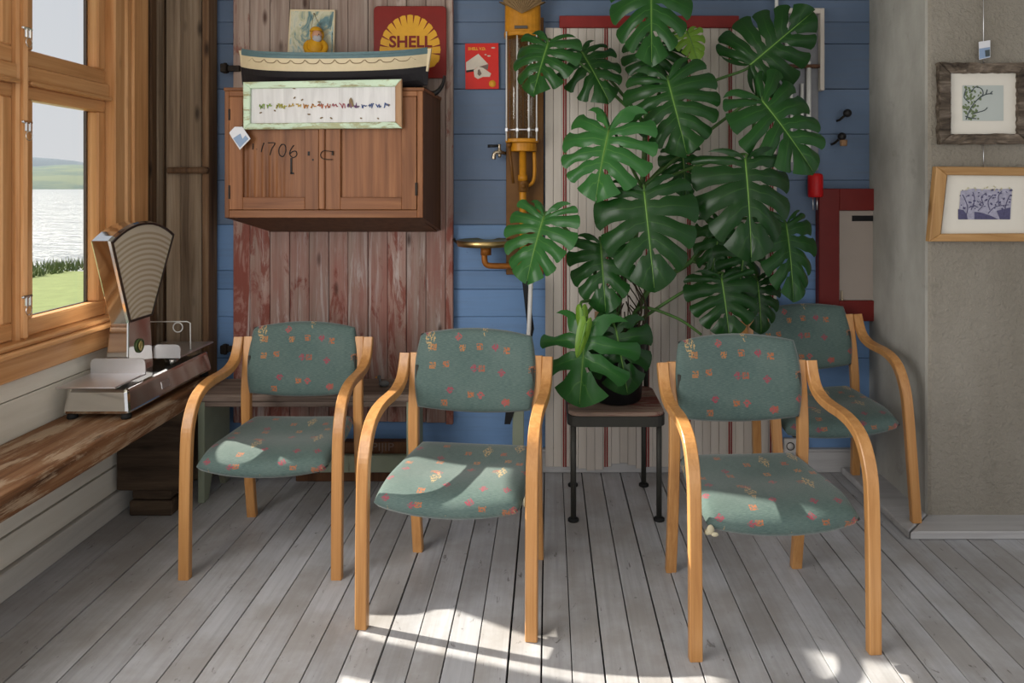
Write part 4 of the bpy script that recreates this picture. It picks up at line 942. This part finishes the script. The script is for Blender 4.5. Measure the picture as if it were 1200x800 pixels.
obj('dish', MB().lathe([(.03, -.018), (.10, -.016), (.140, -.012), (.144, .016), (.138, .018), (.130, .010), (.02, .008)], bx, n=40), M['brass'], bd_)
obj('wall_arm', MB().tube([bx+Vector((-.140, .0, 0)), bx+Vector((-.168, .06, .012)), bx+Vector((-.172, .12, .012))], .006, 8), M['iron'], bd_)

# beadboard panel
bdp = thing('beadboard_panel', 'cream beadboard panel with thin red stripes and a red top board behind the monstera', 'panel', (.55, 3.58, .03))
BX0, BX1 = -.018, 1.158
nb = 28; xs_ = [BX0+(BX1-BX0)*i/nb for i in range(nb+1)]
for i in range(nb):
    zb = .035+(.02*math.sin(i*.9) if 3 < i < 12 else 0)
    wv_ = xs_[i+1]-xs_[i]
    obj('board', MB().box(xs_[i]+.0007, xs_[i+1]-.0007, 3.572, 3.588, zb, at(0, 32.5, 3.57).z, .0016), M['bead'], bdp)
    if i % 5 == 2:
        for dx in (.006, .017): obj('stripe', MB().box(xs_[i]+dx, xs_[i]+dx+.007, 3.568, 3.574, zb, at(0, 32.5, 3.57).z, .0015), M['bead_red'], bdp)
obj('top_board', MB().box(at(655.5, 0, 3.56).x, at(866, 0, 3.56).x, 3.556, 3.592, at(0, 32.5, 3.56).z, at(0, 18.5, 3.56).z, .003), M['bead_red'], bdp)
obj('batten', MB().box(BX0+.02, BX1-.02, 3.588, YB-.001, .5, .56).box(BX0+.02, BX1-.02, 3.588, YB-.001, 1.9, 1.96), M['dark'], bdp)

# glass-fronted rack right of the panel
rk = thing('gauge_rack', 'pale wooden rack with upright white rods on the blue wall behind the leaves', 'rack', at(930, 262, 3.58))
def rbox(a0, a1, b0, b1, y0, y1, bev=.002):
    p, q = at(a0, b1, 3.56), at(a1, b0, 3.56); return MB().box(p.x, q.x, y0, y1, p.z, q.z, bev)
obj('back_panel', rbox(912, 961, 14, 200, 3.580, 3.598), M['grey_metal'], rk)
obj('frame_bar', rbox(960.5, 965.5, 10, 106, 3.55, 3.60), M['bead'], rk)
obj('frame_bar', rbox(912, 960.5, 10, 16, 3.55, 3.60), M['bead'], rk)
obj('cross_bar', rbox(912, 960.5, 75.5, 79.5, 3.552, 3.60), M['cab_dark'], rk)
for a, b0, b1, r in ((910, -25, 30, .009), (947.5, 72, 190, .012), (927.5, 88, 190, .007), (940, 98, 190, .008), (922, 16, 70, .010)):
    obj('rod', MB().tube([at(a, b0, 3.565), at(a, b1, 3.565)], r, 10), M['white_metal'], rk)
obj('cord', MB().tube(smooth_path([at(742, 20, 3.55), at(743, 26, 3.545), at(747, 34, 3.55), at(746, 40, 3.56)], 4), .003, 6), M['rope'], bdp)

# balls, lamp, cupboard, socket
for a, b, nm, lb in ((993, 132.5, 'ball_knob', 'black ball knob on an arm sticking out of the blue wall beside the leaves'), (986.5, 160, 'ball_knob', 'black knob with a bare wooden end just under the black ball knob')):
    k = thing(nm, lb, 'knob', at(a, b, 3.56), group='knobs on the blue wall')
    obj('ball', MB().ball(at(a, b, 3.53), .021, u=16, v=12), M['pipe_black'], k)
    obj('arm', MB().tube([at(a-1, b+1, 3.54), at(a-9, b+8, 3.57), at(a-12, b+9, 3.60)], .006, 8), M['iron'], k)
    if b > 150: obj('wooden_end', MB().lathe([(.016, -.03), (.019, .0)], at(988.5, 164, 3.53), n=14), M['frame_bare'], k)
lp = thing('red_lamp', 'small red cylinder lamp above the maroon cupboard corner', 'lamp', at(956, 232, 3.54))
obj('body', MB().lathe([(.034, at(0, 231, 3.54).z), (.037, at(0, 229, 3.54).z), (.037, at(0, 207, 3.54).z), (.033, at(0, 204, 3.54).z), (.02, at(0, 203, 3.54).z)], (at(956, 0, 3.54).x, 3.545, 0), n=24), M['lamp_red'], lp)
obj('prong', MB().tube([at(952.5, 231, 3.545), at(952.8, 246, 3.545)], .003, 6).tube([at(957.5, 231, 3.545), at(957.5, 246, 3.545)], .003, 6), M['steel'], lp)
obj('bracket', MB().box(at(953, 0, 3.54).x, at(959, 0, 3.54).x, 3.575, 3.602, at(0, 228, 3.54).z, at(0, 210, 3.54).z), M['iron'], lp)
cu = thing('maroon_cupboard', 'maroon wall cupboard with a taupe door half hidden behind the plastered block', 'cupboard', at(1000, 380, 3.55))
def kb(a0, a1, b0, b1, y0, y1, bev=.003):
    p, q = at(a0, b1, 3.56), at(a1, b0, 3.56); return MB().box(p.x, q.x, y0, y1, p.z, q.z, bev)
obj('frame', kb(959, 983, 221, 376, 3.55, 3.60), M['maroon'], cu)
obj('frame', kb(983, 1080, 221, 246.5, 3.55, 3.60), M['maroon'], cu)
obj('frame', kb(983, 1080, 352, 376, 3.55, 3.60), M['maroon'], cu)
dr = obj('door', kb(983, 1078, 246.5, 352, 3.562, 3.590), M['hatch'], cu)
obj('slot', kb(998.5, 1060, 252.5, 259, 3.558, 3.564, .001), M['black_plastic'], dr)
obj('catch', MB().ball(at(987, 351, 3.555), .008, u=8, v=6).box(at(986, 0, 3.55).x, at(988, 0, 3.55).x, 3.552, 3.562, at(0, 351, 3.55).z, at(0, 341, 3.55).z, .001), M['brass_pale'], dr)
so = thing('power_socket', 'double beige power socket on the skirting below the blue wall', 'socket', at(932, 530, 3.57))
obj('plate', kb(920, 944.5, 514.5, 531, 3.566, 3.582), M['socket'], so)
for a in (926.5, 938):
    obj('outlet', MB().lathe([(.021, 0), (.021, .003), (.017, .003), (.017, .0015)], at(a, 523, 3.562), axis='Y', n=20), M['bezel'], so)
    obj('outlet_well', MB().lathe([(.0165, 0), (.0165, .002)], at(a, 523, 3.5610), axis='Y', n=20), M['socket'], so)
obj('riser', MB().box(at(921, 0, 3.56).x, at(944, 0, 3.56).x, 3.582, 3.602, at(0, 530, 3.56).z, at(0, 516, 3.56).z), M['socket'], so)
lpst = thing('leaning_post', 'pale green narrow post with a slim white rod standing behind the armchairs', 'post', fl(606, 566))
ly = 3.44
obj('post', MB().hexa([at(600, 560, ly)+Vector((0, 0, 0)), at(613.5, 560, ly), at(613.5, 560, ly)+Vector((0, .03, 0)), at(600, 560, ly)+Vector((0, .03, 0)), at(601, 440, ly), at(614, 440, ly), at(614, 440, ly)+Vector((0, .03, 0)), at(601, 440, ly)+Vector((0, .03, 0))], .003), M['pale_green'], lpst)
obj('rod', MB().tube([at(613, 470, ly-.012), at(620, 385, ly-.012), at(622.5, 322, ly-.012)], .011, 10), M['white_metal'], lpst)
obj('strap', MB().prism([at(611, 322, ly-.005), at(617, 322, ly-.005), at(626, 385, ly-.005), at(604, 478, ly-.005), at(598, 497, ly-.005), at(591, 497, ly-.005), at(593, 478, ly-.005), at(618, 385, ly-.005)], (0, .006, 0)), M['black_plastic'], lpst)

# ------------------------------------------------------------------ pictures on the plastered block
def framed(name, label, O, I, Y, fmat, fmat2, dep, tilt=None):
    cxp = sum(p[0] for p in O)/4; t = thing(name, label, 'picture', at(cxp, O[2][1], Y))
    for k in range(4):
        j = (k+1) % 4
        b_ = MB().prism([at(*O[k], Y), at(*O[j], Y), at(*I[j], Y), at(*I[k], Y)], (0, dep, 0), bev=.004)
        if fmat == 'drift':
            bmesh.ops.subdivide_edges(b_.b, edges=[e for e in b_.b.edges if e.calc_length() > .1], cuts=14, use_grid_fill=True)
            for v in b_.b.verts: v.co += Vector((R.uniform(-.0035, .0035), R.uniform(-.004, .004), R.uniform(-.0035, .0035)))
        obj('frame_bar', b_, M[fmat if k % 2 == 0 else fmat2], t)
    obj('mount', MB().prism([at(*p, Y+dep*.55) for p in I], (0, .004, 0)), M['paper'], t)
    return t
BYY = 3.015
p1 = framed('framed_print', 'framed green branch print in a rough bark frame, upper one on the plastered block', [(1101.5, 73), (1207, 73), (1207, 168.5), (1102, 168.5)], [(1114.5, 85), (1194, 85), (1193.5, 157), (1114.5, 157)], BYY, 'drift', 'drift', .034)
DK = BYY+.0185
obj('print_paper', MB().prism([at(a, b, DK-.0015) for a, b in ((1128, 100), (1176, 100), (1176, 141.5), (1128, 141.5))], (0, .001, 0)), M['pale_paper'], p1)
M['ink_green'] = plain('olive_ink', (.13, .17, .085), .7, var=.5, scale=150); M['ink_slate'] = plain('slate_ink', (.06, .075, .08), .7)
def vine(paths, mat, w, par, Y, name='ink_line'):
    m = MB()
    for p in paths: m.tube([at(a.x, a.z, Y) for a in smooth_path([(x, 0, z) for x, z in p], 5)], w, 5)
    return obj(name, m, M[mat], par)
vine([[(1132, 140), (1137, 128), (1144, 118), (1152, 112), (1158, 110), (1163, 110)], [(1155, 111), (1157, 105)], [(1160, 110), (1163, 107)], [(1138, 108), (1143, 102), (1150, 104), (1152, 110), (1148, 115)], [(1140, 133), (1148, 131), (1154, 129), (1157, 126)], [(1136, 120), (1130, 114), (1132, 104)], [(1131, 136), (1137, 138), (1144, 139)]], 'ink_slate', .0022, p1, DK-.002)
m = MB(); rr = random.Random(21)
for i in range(75):
    t = rr.random(); a = 1129+rr.random()*15*(1-.2*t)+(12*rr.random() if rr.random() < .35 else 0); b = 101+rr.random()*39
    if a > 1147 and b > 122: continue
    m.ball(at(a, b, DK-.002), (.0035+.004*rr.random(), .0008, .003+.004*rr.random()), u=7, v=4, rot=Matrix.Rotation(rr.uniform(0, 3), 4, 'Y'))
obj('ink_leaves', m, M['ink_green'], p1)
p2 = framed('framed_print', 'framed violet tree print in a knotty pine frame, lower one on the plastered block', [(1098, 195), (1222, 196), (1222, 283), (1089.5, 283)], [(1110.5, 205), (1211, 206), (1211, 273.5), (1103, 274)], BYY-.004, 'pine_frame', 'pine_frame_z', .038)
DK2 = BYY-.004+.0195
M['ink_violet'] = plain('violet_ink', (.075, .07, .135), .7, var=.5, scale=120); M['ink_lilac'] = plain('pale_violet_wash', (.30, .29, .37), .7, var=.5, scale=60); M['ink_straw'] = plain('straw_wash', (.46, .43, .26), .7)
obj('print_wash', MB().prism([at(a, b, DK2-.0012) for a, b in ((1126, 224), (1140, 221), (1160, 222), (1186, 221), (1184, 257), (1123, 257))], (0, .001, 0)), M['ink_lilac'], p2)
obj('print_ground', MB().prism([at(a, b, DK2-.0022) for a, b in ((1123, 245), (1129, 246), (1133, 251), (1134, 257), (1123, 257))], (0, .001, 0)).prism([at(a, b, DK2-.0022) for a, b in ((1142, 248), (1150, 249), (1162, 253), (1170, 257), (1142, 257))], (0, .001, 0)).prism([at(a, b, DK2-.0022) for a, b in ((1168, 247), (1184, 243), (1183.5, 257), (1172, 257))], (0, .001, 0)), M['ink_violet'], p2)
m = MB(); 
for i in range(60):
    m.ball(at(1125+rr.random()*60, 221+rr.random()*24, DK2-.002), (.002+.006*rr.random(), .0008, .0015+.003*rr.random()), u=7, v=4, rot=Matrix.Rotation(rr.uniform(-1, 1), 4, 'Y'))
obj('ink_foliage', m, M['ink_violet'], p2)
vine([[(1131, 256), (1134, 244), (1131, 234), (1128, 228)], [(1146, 247), (1152, 240), (1150, 231), (1156, 226)], [(1158, 250), (1165, 243), (1172, 241), (1182, 240)], [(1171, 241), (1170, 230), (1174, 224)], [(1138, 246), (1142, 234), (1140, 225)], [(1160, 246), (1158, 236), (1164, 228)], [(1176, 252), (1180, 236), (1184, 228)]], 'ink_violet', .0016, p2, DK2-.002)
m = MB()
for i in range(22): m.ball(at(1128+rr.random()*57, 218+rr.random()*6, DK2-.002), (.004, .0008, .002), u=7, v=4)
obj('ink_straw', m, M['ink_straw'], p2)
for t, a0, b0, b1 in ((p1, 1152.5, -30, 74), (p2, 1152.5, 169.5, 196)):
    obj('hanging_wire', MB().tube([at(a0, b0, 3.041), at(a0, b1, 3.041)], .0016, 5), M['steel'], t)
tg2 = thing('price_tag', 'little pale blue printed tag on the plastered block above the bark frame', 'tag', at(1154, 70, 3.03))
quad([(1147, 49), (1160.5, 47), (1160.5, 67), (1147.5, 70)], 3.03, 'tag_white', 'card', tg2)
quad([(1147.6, 57), (1160, 55), (1160, 66.5), (1148, 69.2)], 3.0285, 'tag_blue', 'print', tg2)
quad([(1154.5, 59), (1160, 58), (1160, 65.5), (1155, 66.5)], 3.027, 'ink_slate', 'print', tg2)

# ------------------------------------------------------------------ stool and monstera
st_ = thing('metal_stool', 'dark metal stool with a worn red wooden top carrying the monstera pot', 'stool', (.29, 3.25, 0))
sx0, sx1, sy0, sy1, sz = .085, .505, 3.045, 3.455, .465
obj('top', MB().prism([(x, y, sz-.006) for x, y in rrect(sx0, sy0, sx1, sy1, .05)], (0, 0, .020), bev=.004), M['stool_top'], st_)
m = MB(); ro = rrect(sx0-.004, sy0-.004, sx1+.004, sy1+.004, .052); ri = rrect(sx0+.008, sy0+.008, sx1-.008, sy1-.008, .045)
for i in range(len(ro)):
    j = (i+1) % len(ro); m.prism([(*ro[i], sz-.048), (*ro[j], sz-.048), (*ri[j], sz-.048), (*ri[i], sz-.048)], (0, 0, .044))
obj('rim', m, M['black_metal'], st_)
for x, y in ((.108, 3.07), (.482, 3.075), (.463, 3.43), (.118, 3.43)):
    l_ = obj('leg', MB().tube([(x, y, .006), (x, y, sz-.04)], .0125, 10), M['black_metal'], st_)
    obj('foot', MB().lathe([(.024, 0), (.024, .008), (.016, .014)], (x, y, 0), n=16), M['rubber'], l_)
obj('back_post', MB().tube([(.478, 3.455, sz-.03), (.480, 3.462, .98)], .013, 10), M['black_metal'], st_)

pot = Vector((.312, 3.235, sz+.014))
pl = thing('monstera_plant', 'tall monstera with large split leaves in a black pot on the metal stool', 'plant', pot)
Zp = pot.z
obj('pot', MB().lathe([(.098, 0), (.112, .012), (.140, .29), (.150, .292), (.150, .325), (.143, .325), (.138, .29)], pot, n=36), M['black_plastic'], pl)
obj('soil', MB().lathe([(.138, .270), (.139, .284), (.02, .288)], pot, n=28), M['soil'], pl)
# main stems
def curve(name, pts, r0, r1, mat, par=pl, k=8, n_=6):
    p = smooth_path(pts, n_); return obj(name, MB().tube(p, [r0+(r1-r0)*i/(len(p)-1) for i in range(len(p))], k), M[mat], par)
topS = pot+Vector((0, 0, .285))
stemA = [topS+Vector((-.02, .02, 0)), Vector((.34, 3.27, 1.0)), Vector((.40, 3.30, 1.2)), Vector((.44, 3.32, 1.45)), Vector((.46, 3.34, 1.75)), Vector((.47, 3.35, 2.15)), Vector((.47, 3.33, 2.45))]
stemB = [topS+Vector((.05, .03, 0)), Vector((.48, 3.32, .98)), Vector((.68, 3.36, 1.10)), Vector((.85, 3.40, 1.30)), Vector((.97, 3.40, 1.60)), Vector((1.0, 3.40, 1.9))]
stemC = [topS+Vector((-.06, -.03, 0)), Vector((.22, 3.16, .95)), Vector((.20, 3.16, 1.15))]
curve('stem', stemA, .017, .010, 'stem'); curve('stem', stemB, .014, .008, 'stem'); curve('stem', stemC, .013, .009, 'stem')
rr = random.Random(8)
for i in range(26):
    x, y = rr.uniform(-.10, .12), rr.uniform(-.10, .08); s0 = pot+Vector((x*.8, y*.8, .28)); h = rr.uniform(.10, .36)
    curve('aerial_root', [pot+Vector((x*.3+.03, .02, .28+h)), pot+Vector((x*1.1, y, .28+h*.55)), s0], .0032, .0024, 'root', k=5, n_=4)
obj('plant_tag', MB().box(.205, .255, 3.135, 3.138, .73, .90), M['frame_bare'], pl)

HALF = [(0.0, .00), (.07, -.12), (.24, -.25), (.50, -.305), (.78, -.22), (.95, -.04), (1.0, .16), (.96, .36), (.83, .56), (.63, .74), (.38, .885), (.15, .97), (0, 1.0)]
HP = smooth_path([(x, y, 0) for x, y in HALF], 8)
acc = [0.0]
for i in range(1, len(HP)): acc.append(acc[-1]+(HP[i]-HP[i-1]).length)
def out_pt(q):
    d = q*acc[-1]; i = 0
    while i < len(acc)-2 and acc[i+1] < d: i += 1
    t = (d-acc[i])/max(1e-9, acc[i+1]-acc[i]); return HP[i].lerp(HP[i+1], max(0, min(1, t)))
def leaf(base, tip, wpx, Y, dY=0.0, roll=0.0, mat='leaf', nl=7, cup=.10, droop=.14, seed=0, gap=.36, stem=None, t0=.42, up=.25, bas=.6, wide=0.0):
    B = at(*base, Y); T_ = at(*tip, Y+dY); L = (T_-B).length; W = wpx*Y/F/2
    el = (T_-B).normalized(); n0 = Vector((math.sin(roll), -math.cos(roll), up)).normalized(); ew = el.cross(n0)
    ew.normalize(); nn = ew.cross(el); 
    if nn.dot(n0) < 0: nn = -nn
    rr = random.Random(seed*31+5); m = MB(); uvs = {}; tw = {-1: rr.uniform(.3, 1.9), 1: rr.uniform(.3, 1.9)}
    cols_, rows_ = 6, 13
    def P(q, t, side, w, lobe_k):
        o = out_pt(q); o = Vector((o.x, o.y*bas, 0)) if o.y < 0 else o; mid = max(0.0, (q-.28)/.72)**1.5*.87
        c = Vector((0, mid)); e = Vector((o.x, o.y))
        dv = e-c; ctrl = c+Vector((dv.x*.58, dv.y*(.36 if dv.y > 0 else .62)))
        p = c*(1-t)**2+ctrl*2*t*(1-t)+e*t*t
        x, y = p.x*side, p.y
        z = -cup*tw[side]*W*2.2*(abs(x)**1.8) + .10*W*abs(x)*(1-abs(x)) - droop*L*(max(0, y)**2) - .05*L*max(0, -y)*2 + .03*W*2*(1-w*w)*min(1, t*2)-.20*W*t*t*lobe_k
        z += .05*W*math.exp(-((abs(x)-.0)/.16)**2)*-.6
        return B+ew*(x*W)+el*(y*L)+nn*z
    for side in (-1, 1):
        qs = [0.0]
        w_ = [2.5]+[1.0+rr.uniform(-.2, .2) for _ in range(max(0, nl-3))]+[1.0, 1.0, 1.5][-(min(nl, 3)):]
        for k in range(nl+1): qs.append(qs[-1]+w_[min(k, len(w_)-1)])
        qs = [q/qs[-1] for q in qs]; nlob = len(qs)-1
        gapd = [0.0]+[gap*rr.uniform(.75, 1.15) for _ in range(nlob-1)]+[0.0]
        if nlob > 2: gapd[-2] *= .6
        t0s = [1.0]+[min(.9, t0*rr.uniform(.75, 1.25)) for _ in range(nlob-1)]+[1.0]
        op = [max(wide, rr.uniform(.25, .85)) for _ in range(nlob+1)]
        holes = [0.0]+[(1.0 if rr.random() < .55 else 0.0) for _ in range(nlob-1)]+[0.0]
        for k in range(nlob):
            qa, qb = qs[k], qs[k+1]; hw = (qb-qa)/2; kk = rr.uniform(-.35, .8); grid = {}
            for j in range(rows_+1):
                t = j/rows_
                def g_(b):
                    x = max(0.0, (t-t0s[b])/(1-t0s[b]+1e-6)); v = gapd[b]*(min(1.0, x*2.4)**.7)*(op[b]+(1-op[b])*math.sin(min(1, x)**.8*PI))
                    if holes[b] and t < t0s[b]: v = max(v, .46*math.exp(-((t-t0s[b]*.52)/.075)**2)*(1 if .08 < t < t0s[b]*.85 else 0))
                    return v
                ga, gb = g_(k)*.62, g_(k+1)*.62
                for i in range(cols_+1):
                    u = i/cols_; w = 2*u-1
                    rnd_ = 0.075*abs(w)**4 if (0 < k < nlob-1) else 0.03*abs(w)**3
                    tt = t*(1-rnd_*t*t)
                    q = qa+hw*ga+(qb-qa-hw*(ga+gb))*u
                    v = m.b.verts.new(P(q, tt, side, w, kk)); grid[i, j] = v; uvs[v] = (.5+w*.5, t)
            for i in range(cols_):
                for j in range(rows_):
                    f = (grid[i, j], grid[i+1, j], grid[i+1, j+1], grid[i, j+1]); 
                    m.b.faces.new(f if side > 0 else f[::-1]).smooth = True
    lay = m.b.loops.layers.uv.new('UVMap')
    for f in m.b.faces:
        for lp_ in f.loops: lp_[lay].uv = uvs[lp_.vert]
    bmesh.ops.remove_doubles(m.b, verts=m.b.verts[:], dist=.0004); bmesh.ops.recalc_face_normals(m.b, faces=m.b.faces[:])
    o = obj('leaf', m, M[mat], pl)
    # midrib, a raised pale rib down the middle
    rp = [B+el*(y*L)+nn*(-droop*L*y*y+.0005-.03*W) for y in [i/10*.95 for i in range(11)]]
    obj('midrib', MB().tube(rp, [.0042*(1-.75*i/10) for i in range(11)], 6), M['rib'], o)
    if stem is not None:
        S = Vector(stem); mid_ = S.lerp(B, .55)+Vector((0, .02, .05*(B-S).length))
        obj('petiole', MB().tube(smooth_path([S, mid_, B-nn*.035-el*.03, B-nn*.004], 6), [.0085-.003*i/18 for i in range(19)], 7), M['stem'], pl)
    return o
M['rib'] = plain('pale_green_rib', (.11, .22, .045), .4, var=.15)
A = lambda i: stemA[i]; Bs = lambda i: stemB[i]; Cs = lambda i: stemC[i]
leaf((763, -28), (764, 76), 100, 3.12, -.08, -.1, 'leaf', 6, .14, .05, 1, stem=A(6))
leaf((642, 50), (622, 109), 88, 3.18, -.06, -.35, 'leaf', 5, .10, .10, 2, bas=0.9, stem=A(4))
leaf((682, 60), (716, 116), 82, 3.30, -.10, .2, 'leaf', 5, .14, .10, 3, gap=.75, stem=A(4))
leaf((772, 52), (756, 100), 80, 3.30, -.05, .0, 'leaf', 5, .16, .16, 4, stem=A(5))
leaf((806, 38), (820, 70), 44, 3.26, -.02, .3, 'leaf_young', 4, .12, .10, 5, stem=A(5))
leaf((783, 94), (806, 180), 114, 3.08, -.10, -.15, 'leaf', 6, .10, .10, 6, bas=0.95, stem=A(4))
leaf((713, 152), (694, 232), 118, 2.98, -.10, -.4, 'leaf_light', 5, .10, .12, 7, gap=.62, bas=1.3, stem=A(3))
leaf((755, 224), (768, 342), 124, 2.92, -.10, -.1, 'leaf', 5, .12, .10, 8, bas=0.55, stem=A(2))
leaf((637, 253), (612, 330), 98, 2.96, -.10, -.45, 'leaf_light', 6, .12, .12, 9, bas=0.9, stem=Cs(2))
leaf((704, 285), (710, 368), 84, 3.06, -.08, -.1, 'leaf', 5, .12, .10, 10, stem=A(1))
leaf((874, 186), (886, 306), 124, 2.98, -.10, .1, 'leaf', 5, .13, .10, 11, bas=0.4, stem=A(3))
leaf((894, 117), (962, 200), 122, 3.08, -.06, .3, 'leaf', 6, .10, .10, 12, bas=1.0, stem=A(3))
leaf((879, 76), (957, 10), 104, 3.24, -.03, .2, 'leaf', 6, .16, .06, 13, bas=0.6, stem=A(4))
leaf((922, 262), (937, 354), 92, 3.24, -.08, .4, 'leaf', 6, .12, .10, 14, stem=Bs(3))
leaf((846, 326), (858, 396), 92, 3.12, -.08, .1, 'leaf', 5, .16, .12, 15, stem=topS+Vector((.02, .0, .02)))
leaf((873, 288), (868, 346), 66, 3.26, -.05, .2, 'leaf', 5, .16, .14, 16, gap=.4, stem=Bs(3))
leaf((845, 262), (832, 330), 60, 3.30, -.05, -.2, 'leaf', 5, .14, .14, 17, gap=.8, stem=Bs(2))
leaf((888, 330), (896, 392), 62, 3.26, -.05, .2, 'leaf', 5, .16, .12, 23, stem=Bs(2))
leaf((686, 388), (676, 478), 126, 2.94, -.08, -.25, 'leaf_light', 3, .14, .16, 18, gap=1.0, t0=.26, wide=.8, bas=.9, stem=Cs(0))
leaf((722, 386), (738, 464), 88, 2.98, -.06, .1, 'leaf', 3, .20, .12, 19, gap=.5, stem=topS+Vector((0, -.05, 0)))
leaf((722, 372), (696, 400), 36, 3.02, -.06, .4, 'leaf', 2, .25, .10, 20, gap=.1, stem=topS+Vector((0, -.04, 0)))
leaf((682, 362), (684, 398), 15, 2.92, -.03, 0, 'leaf_young', 1, .3, .12, 21, gap=.0, stem=Cs(1))
leaf((687, 378), (677, 420), 17, 2.90, -.03, .2, 'leaf_young', 1, .3, .12, 22, gap=.0, stem=Cs(1))
leaf((800, 178), (806, 232), 54, 3.30, -.03, .2, 'leaf', 5, .14, .12, 25, gap=.7, stem=A(3))
curve('petiole', [topS+Vector((.05, -.02, .0)), at(748, 361, 3.2), at(792, 372, 3.16), at(822, 392, 3.14)], .008, .006, 'stem')
